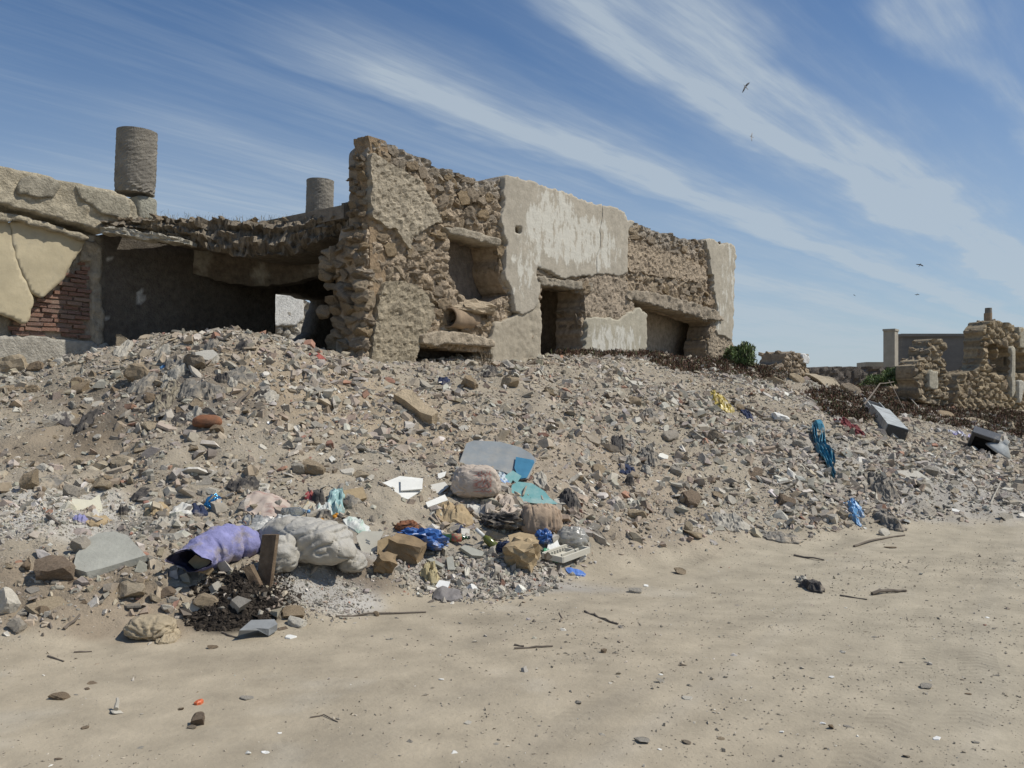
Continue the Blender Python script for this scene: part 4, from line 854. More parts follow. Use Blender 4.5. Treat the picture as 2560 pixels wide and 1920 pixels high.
def lump(name, label, cat, px, pyb, wpx, hpx, dep, yaw, mat, seed=1, wr=.05, e=.75, parent=None, lm=None, fr=3.0, st=(1, 1), sag=.25, group=None, pinch=None, nu=56, nv=34, cols=None, tilt=0, sm=True, creases=(), rings=()):
    p = hit(px, pyb); Y = p[1] + dep * .35; a = wpx / F * Y / 2; h = hpx / F * Y; u = np.linspace(0, 2 * np.pi, nu, endpoint=False); w_ = np.linspace(-np.pi / 2, np.pi / 2, nv)
    U, Wv = np.meshgrid(u, w_, indexing='ij'); pw = lambda x, k: np.sign(x) * np.abs(x) ** k
    x = pw(np.cos(Wv), e) * pw(np.cos(U), e); y = pw(np.cos(Wv), e) * pw(np.sin(U), e); z = pw(np.sin(Wv), e)
    z = np.where(z < 0, z * (1 - sag), z); k = 1 + (1 - z) * .08 * (sag > .1); x = x * k; y = y * k
    if pinch: x = x; t = smooth(pinch[0], 1, x); y = y * (1 - t * pinch[1]); z = z * (1 - t * pinch[1]) - t * .1
    q1 = fbm(x * fr * st[0] * .7 + seed, y * fr * .7 + z * fr * st[1] * .7, 1, 3, seed); q2 = np.abs(fbm(x * fr * st[0] + z * .8 * fr * .4, z * fr * st[1] - y * fr * .5 + seed, .8, 2, seed + 7))
    d = 1 + wr * 1.5 * q1 - wr * 1.3 * (np.clip(.13 - q2, 0, 1) / .13) ** 1.5
    for x0_, z0_, x1_, z1_, dp_, wd_ in creases:
        ex_, ez_ = x1_ - x0_, z1_ - z0_; tt_ = np.clip(((x - x0_) * ex_ + (z - z0_) * ez_) / (ex_ ** 2 + ez_ ** 2), 0, 1); ds = np.hypot(x - x0_ - ex_ * tt_, z - z0_ - ez_ * tt_ + .05 * np.sin(tt_ * 7)); k_ = (y < .45)
        d = d - k_ * dp_ * .6 * np.exp(-(ds / wd_) ** 2) * np.sin(np.pi * np.clip(tt_ * .9 + .08, 0, 1)) + k_ * dp_ * .16 * np.exp(-((ds - 2.2 * wd_) / wd_) ** 2)
    for x0_, sl_, dp_, wd_ in rings:
        g_ = np.abs(x - x0_ - sl_ * z - .10 * np.sin(z * 3 + x0_ * 9) - .05 * fbm(z * 2, y * 2, 1.5, 2, int(x0_ * 50) % 40)); d = d - dp_ * np.maximum(0, 1 - g_ / wd_) ** 1.4 * (.55 + .45 * fbm(z * 1.5 + x0_, y, 1.4, 2, 3))
    vx = x * d * a; vy = y * d * dep / 2; vz = z * d * h / 2
    if tilt: vx, vz = vx * math.cos(tilt) + vz * math.sin(tilt), -vx * math.sin(tilt) + vz * math.cos(tilt)
    cy, sy = math.cos(yaw), math.sin(yaw); V = np.stack([vx * cy - vy * sy, vx * sy + vy * cy, vz], -1); V += [(px - 1280) / F * Y, Y, 0]
    V[..., 2] += float(H((px - 1280) / F * Y, Y)) - V[..., 2].min() - .02
    ii = np.arange(nu * nv).reshape(nu, nv); jj = np.roll(ii, -1, 0); Q = np.stack([ii[:, :-1], jj[:, :-1], jj[:, 1:], ii[:, 1:]], -1).reshape(-1, 4)
    if lm: LMK.append((p, lm))
    cc = cols(x.ravel(), y.ravel(), z.ravel()) if cols else None
    return mesh(name, V.reshape(-1, 3), Q, mat, parent, cc, sm, label, cat, group)
ROCKM = {'tan': ('tanrock', 'tan'), 'grey': ('greyrock', 'grey'), 'brown': ('brownrock', 'brown'), 'pale': ('palerock', 'pale'), 'white': ('whitetile', 'white'), 'brick': ('brickbit', 'reddish')}
RK = {}
def rock_mesh(kind, k):
    key = (kind, k)
    if key not in RK:
        if kind == 'chunk': s_ = rock_shape(2, 700 + k, .15, .07, 7, .35, (.22, .62))
        elif kind == 'block': s_ = rock_shape(2, 750 + k, .9, .08, 4, .3, (.45, .8))
        elif kind == 'shard': s_ = slab_shape(800 + k, 4 + k % 4, .14)
        else: s_ = slab_shape(850 + k, 5 + k % 3, .32)
        RK[key] = raw_mesh('stone', *s_, M['greyrock'])
    return RK[key]
def rock(px, pyb, wpx, hpx, kind='chunk', colr='grey', label=None, yaw=None, tilt=.15, dep=None, group=None, lm=None, name='stone', k=None, sink=.2):
    p = hit(px, pyb); a = wpx / F * p[1] / 2; h = hpx / F * p[1] / 2; r = random.Random(int(px * 7 + pyb)); d = dep or a * r.uniform(.7, .95)
    hh = h if kind in ('chunk', 'block') else h * .6
    o = put(rock_mesh(kind, r.randrange(8) if k is None else k), name, (p[0], p[1] + d * .5, p[2] + hh * (1 - 2 * sink)), (0, 0, 0), (a, d, hh), None, M[ROCKM[colr][0]])
    n = normal(p[0], p[1] + d * .5); ax = Vector((0, 0, 1)).rotation_difference(Vector(n)); ax = ax.slerp(ax, 1)
    o.rotation_mode = 'QUATERNION'; o.rotation_quaternion = ax @ Euler((r.uniform(-tilt, tilt), r.uniform(-tilt, tilt), yaw if yaw is not None else r.uniform(-.5, .5))).to_quaternion()
    props(o, label, 'shard' if kind == 'shard' else 'stone', group)
    if lm: LMK.append((p, lm))
    return o
def stick(name, label, cat, pts, r0, mat, lm=None, n=7, parent=None, group=None):
    P = []
    for x, y, l_ in pts: q = hit(x, y); P.append(q + [0, 0, l_ + r0 * .7])
    P = np.array(P); t = np.linspace(0, len(P) - 1, max(2, (len(P) - 1) * 3 + 1)); C = np.stack([np.interp(t, range(len(P)), P[:, k]) for k in range(3)], -1); rg = np.random.default_rng(int(pts[0][0])); C[1:-1] += rg.normal(0, r0 * .35, C[1:-1].shape)
    V = []; Q = []; m = len(C)
    for i in range(m):
        d = C[min(i + 1, m - 1)] - C[max(i - 1, 0)]; d /= np.linalg.norm(d) + 1e-9; a = np.cross(d, (0, 0, 1.0)); a /= np.linalg.norm(a) + 1e-9; b = np.cross(d, a); rr_ = r0 * (1 - .4 * i / (m - 1))
        for k in range(n): th = 2 * np.pi * k / n; V.append(C[i] + (a * np.cos(th) + b * np.sin(th)) * rr_)
    for i in range(m - 1):
        for k in range(n): Q.append((i * n + k, i * n + (k + 1) % n, (i + 1) * n + (k + 1) % n, (i + 1) * n + k))
    Q += [tuple(range(n))[::-1], tuple(range((m - 1) * n, m * n))]
    return mesh(name, V, Q, mat, parent, None, False, label, cat, group)
def box(name, c, ax, ay, az, mat, parent=None, jit=0, seed=1, label=None, cat=None, sub=1, bev=.0):
    """box about c with half-axis vectors; sub>1 makes a grid surface that can be crumpled"""
    c, ax, ay, az = (np.array(t, float) for t in (c, ax, ay, az)); V = []; Q = []; rg = np.random.default_rng(seed)
    for s_, (a, b, n) in enumerate(((ax, ay, az), (ay, az, ax), (az, ax, ay))):
        for sg in (1, -1):
            o = len(V)
            for i in range(sub + 1):
                for j in range(sub + 1): V.append(c + n * sg + a * (2 * i / sub - 1) + b * (2 * j / sub - 1))
            for i in range(sub):
                for j in range(sub):
                    k = o + i * (sub + 1) + j; f = (k, k + sub + 1, k + sub + 2, k + 1); Q.append(f if sg > 0 else f[::-1])
    V = np.array(V); key = np.round(V, 5); _, inv = np.unique(key, axis=0, return_inverse=True); inv = inv.ravel(); V2 = np.zeros((inv.max() + 1, 3)); V2[inv] = V; V2 += rg.normal(0, jit + 1e-12, V2.shape)
    return mesh(name, V2, [tuple(inv[list(f)]) for f in Q], mat, parent, None, False, label, cat)
def frame_at(p, yaw, tiltx=0, tilty=0):
    q = Vector((0, 0, 1)).rotation_difference(Vector(normal(p[0], p[1]))) @ Euler((tiltx, tilty, yaw)).to_quaternion(); m = np.array(q.to_matrix()); return m[:, 0], m[:, 1], m[:, 2]
def lathe(name, c, axis, prof, mat, parent, n=18):
    axis = np.array(axis, float); axis /= np.linalg.norm(axis); a = np.cross(axis, (0, 0, 1.0)); a = a / np.linalg.norm(a) if np.linalg.norm(a) > .01 else np.array([1., 0, 0]); b = np.cross(axis, a); V = []; Q = []
    for t, r in prof:
        for k in range(n): th = 2 * np.pi * k / n; V.append(np.array(c) + axis * t + (a * np.cos(th) + b * np.sin(th)) * r)
    for i in range(len(prof) - 1):
        for k in range(n): Q.append((i * n + k, i * n + (k + 1) % n, (i + 1) * n + (k + 1) % n, (i + 1) * n + k))
    Q += [tuple(range(n))[::-1], tuple(range((len(prof) - 1) * n, len(prof) * n))]
    return mesh(name, V, Q, mat, parent, None, True)
def mt(name, c, **k):
    if name not in M: M[name] = material(name, c, **k)
    return M[name]
CLOTHB = dict(rough=.85, var=.25, scale=12, bump=.7, bscale=24)
PLAST = dict(rough=.38, var=.15, scale=10, bump=.2, bscale=25, spec=.5)
dustst = lambda s=5, t=.56: ((.36, .30, .22), s, t, .1, (1, 1, 1))
mt('sack_purple', (.25, .245, .43), stain=dustst(5, .57), **CLOTHB); mt('sack_white', (.41, .385, .335), stain=((.36, .32, .25), 4, .60, .14, (1, 1, 1)), rough=.6, var=.12, scale=12, bump=.6, bscale=24, spec=.35)
mt('sack_lining', (.045, .042, .07), rough=.9); mt('cardboard', (.40, .30, .175), stain=((.26, .19, .11), 6, .6, .1, (1, 1, 1)), rough=.85, var=.15, bump=.25); mt('cardboard_dark', (.25, .18, .105), rough=.9, var=.25, bump=.3)  # inner shade: darkened lilac for the inside of the sack
mt('wood_old', (.185, .135, .085), rough=.85, var=.35, scale=16, bump=.5, bscale=50, stain=((.11, .075, .05), 6, .5, .12, (1, 1, .2))); mt('twig', (.17, .14, .11), var=.3)
mt('blue_plastic', (.04, .12, .33), stain=dustst(9, .62), **PLAST); mt('light_blue_plastic', (.12, .29, .50), stain=dustst(9, .6), **PLAST); mt('teal_cloth', (.06, .21, .30), stain=dustst(8, .62), **CLOTHB); mt('aqua_plastic', (.30, .45, .43), stain=dustst(9, .62), **PLAST); mt('yellow_plastic', (.44, .33, .055), stain=dustst(8, .6), **PLAST)
mt('grey_cloth', (.20, .185, .16), stain=dustst(6, .55), **CLOTHB); mt('dark_cloth', (.075, .068, .062), stain=dustst(6, .6), **CLOTHB); mt('pale_cloth', (.40, .365, .30), **CLOTHB); mt('beige_cloth', (.37, .30, .20), **CLOTHB); mt('navy_cloth', (.035, .045, .085), stain=dustst(6, .64), **CLOTHB)
mt('pink_paper', (.50, .41, .335), stain=((.36, .22, .18), 5, .58, .06, (1, 3, 1)), rough=.8, var=.12, bump=.2); mt('red_plastic', (.30, .05, .05), stain=dustst(9, .58), **PLAST); mt('green_plastic', (.02, .22, .10), **PLAST); mt('white_plastic', (.66, .65, .60), rough=.45, var=.08, bump=.12, spec=.4)
mt('cream_foam', (.66, .61, .46), rough=.9, var=.07, bump=.25, bscale=30); mt('white_board', (.72, .70, .63), rough=.7, var=.08, bump=.15); mt('grey_slab', (.36, .35, .295), rough=.9, var=.15, scale=5, bump=.4, bscale=25); mt('slate', (.235, .24, .235), rough=.8, var=.15, bump=.3)
mt('beige_plastic', (.56, .52, .42), rough=.5, var=.08, bump=.1, spec=.4); mt('metal_grey', (.42, .43, .41), rough=.5, var=.2, bump=.15, metal=.0, stain=((.26, .255, .23), 3, .55, .1, (1, 1, 1))); mt('black_plastic', (.035, .036, .037), rough=.45, spec=.5, stain=dustst(6, .66))
mt('glass_dusty', (.27, .285, .28), rough=.16, var=.12, scale=5, bump=.05, spec=.6, stain=((.36, .34, .295), 3.5, .55, .12, (1, 1, 1))); mt('glass_blue', (.06, .19, .29), rough=.12, var=.15, bump=.03, spec=.6); mt('glass_teal', (.17, .36, .345), rough=.2, var=.12, bump=.05, spec=.6, stain=((.30, .40, .36), 4, .55, .1, (1, 1, 1)))
mt('bottle_green', (.03, .075, .03), rough=.12, spec=.6, var=.1, bump=0); mt('bottle_clear', (.6, .66, .68), rough=.1, spec=.6, var=.05, bump=0, trans=.85); mt('clear_film', (.50, .48, .42), rough=.25, spec=.6, var=.1, bump=.3, bscale=14, trans=.45); mt('orange_peel', (.50, .22, .025), rough=.5, var=.15, bump=.15, bscale=90)
mt('maroon_cloth', (.16, .04, .04), **CLOTHB); mt('dung', (.040, .031, .024), rough=.95, var=.4, bump=.9, bscale=40, bdist=.03); mt('clay_red', (.28, .125, .065), stain=((.10, .06, .04), 4, .55, .1, (1, 1, 1)), var=.25, bump=.4); mt('paper_print', (.60, .57, .50), rough=.8, var=.08, bump=.15)
# cement paper with faded red printed rows
def cement_mat(name, base, dusk):
    m = material(name, base, .8, .12, 9, .3, 40, stain=(dusk, 3, .56, .14, (1, 1, 1))); t = m.node_tree; n = t.nodes; l = t.links; p = n['Principled BSDF']; old = p.inputs['Base Color'].links[0].from_socket
    a = n.new('ShaderNodeAttribute'); a.attribute_name = 'Col'; mx = n.new('ShaderNodeMixRGB'); s = n.new('ShaderNodeSeparateColor'); l.new(a.outputs['Color'], s.inputs[0]); l.new(s.outputs[0], mx.inputs[0]); l.new(old, mx.inputs[1]); mx.inputs[2].default_value = (.42, .13, .09, 1); l.new(mx.outputs[0], p.inputs['Base Color']); return m
M['cement_bag'] = cement_mat('cement_bag_paper', (.52, .44, .36), (.34, .27, .205)); M['cement_brown'] = cement_mat('cement_bag_brown', (.40, .30, .21), (.29, .205, .145))
def print_rows(u0, u1, rows):
    """red joined-up script: arcs, uprights and dots in rows on the side y<0 of a bag"""
    def f(x, y, z):
        c = np.zeros((len(x), 3)); k = (y < -.15) & (x > u0) & (x < u1)
        for zr, h, sd in rows:
            t = (x - u0) / (u1 - u0); line = np.abs(z - zr - .35 * h * np.sin(t * 23 + sd)) < h * .28; up = (np.abs(((t * 7 + sd * .37) % 1) - .5) < .10) & (z > zr) & (z < zr + h * 1.3); dot = (np.abs(((t * 5 + sd) % 1) - .5) < .12) & (np.abs(z - zr + h * .9) < h * .22)
            c[k & (line | up | dot), 0] = .8
        return c
    return f

# ------------------------------------------------------------------ sacks, bags and sheets at the foot of the heap
def purple_sack():
    root = empty('open_sack', hit(540, 1425), 'lilac woven sack lying on its side with a torn open mouth', 'sack'); LMK.append((hit(540, 1400), 'the lilac sack'))
    C = [(655, 1352, 7.15, .04, .05), (640, 1358, 7.12, .12, .10), (615, 1362, 7.05, .165, .155), (580, 1368, 6.97, .175, .185), (545, 1375, 6.86, .18, .185), (515, 1386, 6.76, .165, .165), (490, 1397, 6.64, .16, .125), (472, 1404, 6.55, .17, .088)]
    t = np.linspace(0, len(C) - 1, 40); A_ = np.array([np.append(W(x, y, Y), (a, b)) for x, y, Y, a, b in C]); c = np.stack([np.interp(t, range(len(C)), A_[:, k]) for k in range(5)], -1); nu = 44; th = np.linspace(0, 2 * np.pi, nu, endpoint=False)
    def shell(off):
        V = []
        for i in range(len(t)):
            d = c[min(i + 1, 39), :3] - c[max(i - 1, 0), :3]; d[2] *= .4; d /= np.linalg.norm(d); sd = np.cross(d, (0, 0, 1.0)); sd /= np.linalg.norm(sd); up = np.cross(sd, d)
            w_ = 1 + .05 * fbm(np.cos(th) * 1.5 + t[i], np.sin(th) * 1.5, 2, 3, 4) - .10 * np.clip(.22 - np.abs(fbm(np.cos(th) * .8 + t[i] * 1.2, np.sin(th) * .8 + t[i] * .5, 1.6, 2, 9)), 0, 1) / .22
            
            for t0_, sl_, dp_ in ((1.6, .3, .10), (2.5, -.35, .14), (3.3, .4, .12), (4.2, .5, .16), (5.0, -.2, .10), (5.8, .3, .12)):
                w_ = w_ - dp_ * np.maximum(0, 1 - np.abs(t[i] - t0_ - sl_ * np.cos(th) - .12 * np.sin(th * 3 + t0_)) / .28) ** 1.4
            z_ = np.sin(th); z_ = np.where(z_ < 0, z_ * .75, z_); q = c[i, :3] + np.outer(np.cos(th) * w_ * (c[i, 3] - off), sd) + np.outer(z_ * w_ * (c[i, 4] - off), up)
            if i > 30: q += d * (.05 * np.sin(th * 3 + 1))[:, None] * ((i - 30) / 9)
            V.append(q)
        V = np.array(V); V[..., 2] = np.maximum(V[..., 2], H(V[..., 0], V[..., 1]) + .005 - off * .2); return V.reshape(-1, 3)
    ii = np.arange(40 * nu).reshape(40, nu); jj = np.roll(ii, -1, 1); Q = np.stack([ii[:-1], ii[1:], jj[1:], jj[:-1]], -1).reshape(-1, 4); v = shell(0); mesh('woven_body', v, np.concatenate([Q]), M['sack_purple'], root, None, True)
    v2 = shell(.012); mesh('lining', v2, Q[:, ::-1], M['sack_lining'], root, None, True)  # inner shell: shade inside the mouth painted as near-black lilac
purple_sack()
plate('cardboard_flap', 'beige cardboard flap sticking out of the lilac sack mouth', 'cardboard', [(470, 1405), (500, 1376), (525, 1395), (533, 1425), (522, 1438), (496, 1430)], M['cardboard'], .008, (-.4, -1.6), .16)
lump('cup', 'small grey white plastic cup beside the lilac sack mouth', 'cup', 456, 1420, 26, 20, .07, .3, M['white_plastic'], 4, .02, .8, nu=20, nv=12)
ws = lump('stuffed_sack', 'bulging dirty white woven sack with deep folds next to the lilac one', 'sack', 775, 1438, 258, 114, .46, -.42, M['sack_white'], 12, .05, .75, lm='the dirty white sack', fr=2.6, st=(1.3, .5), sag=.15, nu=150, nv=84, pinch=(.55, .45), tilt=.10, rings=[(-.66, .35, .15, .11), (-.40, .6, .17, .12), (-.08, .5, .15, .12), (.28, .7, .12, .12), (.62, .4, .09, .10), (.1, -.7, .06, .08)])
lump('fold', None, None, 700, 1436, 84, 105, .25, .4, M['sack_white'], 17, .16, .8, ws, fr=3.2, st=(.6, 1.6), nu=48, nv=30); lump('fold', None, None, 878, 1442, 70, 60, .2, -.6, M['sack_white'], 18, .14, .8, ws, fr=3.2, nu=40, nv=24)
drape('torn_plastic', 'dusty clear plastic bag rumpled behind the dirty white sack', 'bag', (610, 1295, 770, 1335), mt('film_grey', (.44, .43, .39), rough=.3, spec=.5, var=.2, bump=.4, bscale=20), .07, 41, 26, .1, freq=10)
# leaning post with a stub beside it
pp = hit(660, 1462); root = empty('wooden_post', pp, 'weathered brown board standing upright in the black heap', 'post'); LMK.append((pp, 'the upright board'))
hgt = 118 / F * pp[1]; wd = 19 / F * pp[1]
box('board', pp + [.01, .05, hgt / 2 - .02], (wd, -.015, .002), (.006, .02, 0), (.018, .03, hgt / 2 + .03), M['wood_old'], root, .002, 2); q = hit(628, 1462)
box('stub', q + [0, .04, .05], (.028, 0, .012), (.004, .018, 0), (-.045, .02, .075), M['wood_old'], root, .002, 3)
plate('stone_slab', 'broad flat grey stone slab tilted on the soil below the white gravel', 'slab', [(182, 1420), (215, 1430), (258, 1420), (365, 1388), (318, 1338), (285, 1328), (245, 1332), (225, 1345), (190, 1385)], M['grey_slab'], .05, (.02, -.25), .02, lm='the broad grey slab', jag=.01, bev=.03)
plate('foam_sheet', 'square cream foam sheet with one curled corner', 'sheet', [(176, 1296), (180, 1246), (228, 1250), (248, 1235), (256, 1268), (252, 1282), (215, 1283)], M['cream_foam'], .02, (.0, -.55), .03, lm='the cream foam sheet')
plate('flagstone', 'thick broken slab with blue grey top at the road edge', 'slab', [(598, 1576), (628, 1550), (686, 1548), (694, 1560), (672, 1572), (640, 1570)], M['slate'], .05, (0, .1), .03, lm='the blue grey topped slab', jag=.012, bev=.06)
lump('knotted_bag', 'small knotted beige bag lying at the edge of the road', 'bag', 376, 1600, 112, 62, .26, .1, M['beige_cloth'], 21, .05, .8, lm='the knotted beige bag', fr=3.4, nu=110, nv=60, creases=[(.25, -.5, -.8, .3, .2, .07), (.25, -.5, -.3, .85, .2, .07), (.25, -.5, .3, .9, .2, .07), (.25, -.5, .9, .3, .2, .07), (.25, -.5, -.8, -.4, .18, .07), (.25, -.5, -.6, .7, .12, .05)])
drape('bag_end', 'loose tail of beige cloth beside the knotted bag', 'cloth', (390, 1575, 450, 1612), M['beige_cloth'], .04, 22, 20, .2, freq=14)
kids = bpy.data.objects['bag_end']
# cement bags and sheets of glass
drape('cement_wrapper', 'flattened cement bag with faded red print at the foot of the bulging one', 'bag', (1195, 1240, 1310, 1320), M['cement_bag'], .09, 52, 30, -.3, .3, freq=7, lm='the flattened cement bag')
lump('cement_bag', 'bulging pale cement bag with faded red print below the glass panes', 'bag', 1190, 1262, 112, 92, .26, -.08, M['cement_bag'], 31, .055, .62, lm='the bulging cement bag', cols=print_rows(-.05, .75, [(.55, .13, 1), (.2, .11, 2.6), (-.1, .09, 4.4), (-.35, .08, 5.2)]), nu=130, nv=80, creases=[(-.9, .1, -.3, -.6, .07, .05), (-.3, .95, -.1, .2, .06, .05), (.9, .5, .5, -.5, .06, .05), (-.7, .8, -.5, -.2, .06, .06), (-.2, -.4, .6, -.8, .07, .05)])
lump('cement_bag', 'brown cement bag split by pale creases behind the cardboard box', 'bag', 1352, 1338, 100, 92, .24, .25, M['cement_brown'], 33, .08, .7, lm='the brown cement bag', fr=2.2, st=(2.0, .3), nu=120, nv=64, creases=[(-.1, .9, -.05, -.8, .12, .05), (.2, .95, .15, -.9, .12, .045), (.45, .9, .4, -.8, .12, .045), (.7, .7, .62, -.7, .1, .04), (-.6, .8, -.7, -.5, .07, .05)])
lump('bag_neck', 'twisted neck of the bulging cement bag', 'bag', 1172, 1192, 36, 24, .1, 0, M['cement_brown'], 35, .1, .8, nu=24, nv=14); o_ = bpy.data.objects['bag_neck']
gp = plate('windscreen', 'large dusty cracked pane of glass lying on the slope', 'glass pane', [(1143, 1172), (1166, 1108), (1185, 1101), (1250, 1104), (1300, 1118), (1328, 1134), (1341, 1150), (1322, 1196), (1300, 1200), (1262, 1180), (1215, 1166)], M['glass_dusty'], .008, (.03, -.25), .06, lm='the dusty glass pane')
plate('blue_film', None, None, [(1290, 1142), (1334, 1150), (1336, 1156), (1318, 1194), (1298, 1197), (1286, 1170)], M['glass_blue'], .002, (.03, -.25), .085, gp)
plate('dark_shadow_panel', 'small grey board propped under the lower edge of the glass pane', 'board', [(1140, 1168), (1180, 1168), (1172, 1192), (1138, 1188)], M['slate'], .01, (0, -.3), .03)  # grey sheet in place of the shadow beneath the pane edge
plate('glass_sheet', 'broken teal tinted glass sheet below the dusty pane', 'glass pane', [(1280, 1212), (1296, 1204), (1330, 1208), (1362, 1228), (1374, 1244), (1396, 1260), (1352, 1260), (1292, 1252), (1276, 1228)], M['glass_teal'], .008, (.0, -.35), .07, lm='the teal glass sheet')
plate('glass_shard', 'small teal glass piece between the pane and the sheet', 'glass pane', [(1262, 1190), (1282, 1176), (1304, 1190), (1292, 1208), (1282, 1200), (1274, 1214)], M['glass_teal'], .006, (.1, -.5), .06)
drape('plastic_wrap', 'torn white plastic with blue print tucked beside the cement bag', 'wrapper', (1222, 1176, 1275, 1212), mt('wrap_blue', (.50, .55, .56), rough=.3, var=.1, bump=.2, stain=((.08, .18, .40), 9, .58, .04, (1, 1, 1))), .05, 57, 20, .2, freq=14)
for i, (poly, lb, m_) in enumerate([([(957, 1207), (1000, 1190), (1058, 1196), (1054, 1226), (1020, 1248), (962, 1230), (984, 1222)], 'broken white board with a raised square on it', 'white_board'), ([(1002, 1198), (1056, 1198), (1056, 1222), (1002, 1226)], 'square white panel lying on the broken white board', 'white_board'),
        ([(1064, 1256), (1112, 1236), (1120, 1250), (1070, 1268)], 'white board strip nearest the bulging cement bag', 'white_board'), ([(1076, 1212), (1112, 1204), (1122, 1216), (1092, 1240), (1078, 1234)], 'dusty white board piece above the white strip', 'paper_print'), ([(1094, 1184), (1116, 1178), (1112, 1190), (1096, 1198)], 'small white board offcut uphill of the white strip', 'white_board')]):
    plate('board', lb, 'board', poly, M[m_], .012, (.02, -.2), .03 + .02 * (i == 1), lm=('the broken white board' if i == 0 else None), group='broken white boards')
drape('paper_heap', 'crumpled brown paper lying below the white boards', 'paper', (1085, 1268, 1190, 1312), M['cardboard'], .07, 61, 26, .1, freq=9); drape('paper_heap', 'white crumpled paper under the bulging cement bag', 'paper', (1165, 1262, 1230, 1290), M['paper_print'], .05, 62, 20, .1, freq=14)
plate('carton', 'ribbed beige carton on the stones above the aqua bag', 'carton', [(858, 1226), (908, 1217), (916, 1244), (868, 1258)], M['cardboard'], .05, (0, -.5), .02, lm='the ribbed carton')
drape('plastic_bag', 'crumpled aqua plastic bag below the ribbed carton', 'bag', (814, 1234, 866, 1292), M['aqua_plastic'], .11, 63, 24, .3, .35, freq=9, lm='the aqua bag')
drape('wrapper', 'shiny red wrapper uphill of the aqua bag', 'wrapper', (758, 1238, 812, 1262), M['red_plastic'], .05, 64, 20, .1, .35, freq=16); plate('card', 'folded white card with a yellow border', 'card', [(752, 1278), (770, 1252), (790, 1260), (774, 1286)], mt('card_yellow', (.55, .50, .38), var=.06, stain=((.52, .30, .04), 9, .56, .04, (1, 1, 1))), .006, (0, -.6), .04)
drape('wrapper', 'white and green food wrapper beside the clear bottle', 'wrapper', (782, 1262, 836, 1294), mt('wrap_green', (.55, .55, .50), var=.1, stain=((.05, .32, .18), 8, .58, .04, (1, 1, 1)), rough=.35), .06, 65, 22, .2, .3, freq=14)
def bottle(label, px, py, axis, ln, r0, mat, capm, lm=None, lift=.0):
    p = hit(px, py) + np.array([0, 0, r0 + lift]); root = empty('bottle', p, label, 'bottle'); a = np.array(axis, float); a /= np.linalg.norm(a)
    lathe('body', p - a * ln / 2, a, [(0, r0 * .8), (.01, r0), (ln * .2, r0 * .97), (ln * .25, r0), (ln * .6, r0), (ln * .68, r0 * .93), (ln * .8, r0 * .5), (ln * .88, r0 * .36), (ln * .95, r0 * .36)], mat, root); lathe('cap', p - a * ln / 2 + a * ln * .93, a, [(0, r0 * .4), (ln * .07, r0 * .4)], capm, root, 14)
    if lm: LMK.append((p, lm))
    return root
bottle('clear plastic bottle lying among wrappers above the sacks', 740, 1300, (1, -.2, .05), .26, .042, M['bottle_clear'], M['light_blue_plastic'], lift=.03)
b = bottle('dark green bottle with a speckled label lying in the crushed concrete', 1140, 1360, (1, .12, 0), .26, .036, M['bottle_green'], M['black_plastic'], 'the green bottle', .02)
p = hit(1140, 1360) + np.array([0, 0, .056]); a = np.array([1, .12, 0]) / 1.007; lathe('label_band', p - a * .04, a, [(0, .0368), (.09, .0368)], mt('label_speck', (.30, .22, .13), rough=.5, var=.2, stain=((.45, .10, .08), 40, .55, .03, (1, 1, 1))), b)
p = hit(1238, 1372); root = empty('bottle', p, 'olive green bottle with a white neck propped beside the cardboard box', 'bottle'); a = np.array([-.62, .1, .55]); a /= np.linalg.norm(a)
lathe('body', p + np.array([.02, 0, .0]), a, [(0, .03), (.01, .038), (.12, .038), (.17, .017)], mt('bottle_olive', (.11, .12, .02), rough=.2, spec=.6, var=.2, bump=0), root); lathe('neck', p + np.array([.02, 0, .0]) + a * .165, a, [(0, .018), (.10, .017)], M['white_plastic'], root)
for i, (x, y, lb) in enumerate([(803, 1303, 'rotten orange on the gravel, lowest of three'), (836, 1296, 'rotten orange on the gravel, middle one of three'), (842, 1290, 'bright orange on the gravel, uppermost of three')]):
    lump('orange', lb, 'fruit', x, y, 14, 13, .045, 0, M['orange_peel'], i, .03, 1.0, nu=20, nv=12, sag=.05, group='oranges on the gravel')
drape('cloth', 'pink striped paper sheet spread above the dirty white sack', 'paper', (600, 1236, 735, 1298), M['pink_paper'], .06, 66, 28, -.1, .3, freq=6, lm='the pink striped sheet', sharp=False)
drape('foil_wrapper', 'crumpled shiny blue foil wrapper', 'wrapper', (508, 1246, 558, 1272), mt('foil_blue', (.05, .22, .42), rough=.15, metal=.6, var=.2, bump=.4, bscale=30), .06, 67, 22, .1, .3, freq=18, lm='the blue foil wrapper'); drape('navy_rag', 'dark navy rag beside the blue foil wrapper', 'rag', (470, 1262, 520, 1292), M['navy_cloth'], .05, 68, 20, .6, .35, freq=12)
drape('plastic_sheet', 'dirty white plastic sheet left of the blue foil wrapper', 'sheet', (420, 1262, 500, 1290), M['paper_print'], .04, 69, 24, -.1, .35, freq=10); drape('paper', 'yellow brown crumpled paper uphill of the dark soil', 'paper', (358, 1264, 424, 1296), M['cardboard'], .06, 70, 22, .2, .35, freq=12)
drape('purple_rag', 'small violet rag under the cream foam sheet', 'rag', (180, 1292, 226, 1310), M['sack_purple'], .04, 71, 20, .1, .35, freq=14); drape('brown_paper', 'flat brown paper below the cream foam sheet', 'paper', (214, 1290, 275, 1322), M['cardboard'], .05, 72, 20, .1, .3, freq=10)
drape('grey_sheet', 'grey blue plastic scrap uphill of the lilac sack', 'sheet', (600, 1288, 660, 1318), M['slate'], .06, 73, 20, .1, .3, freq=12)
drape('white_scrap', 'folded white paper scraps uphill of the lilac sack', 'paper', (380, 1290, 470, 1322), M['pale_cloth'], .05, 74, 24, .2, .35, freq=12)
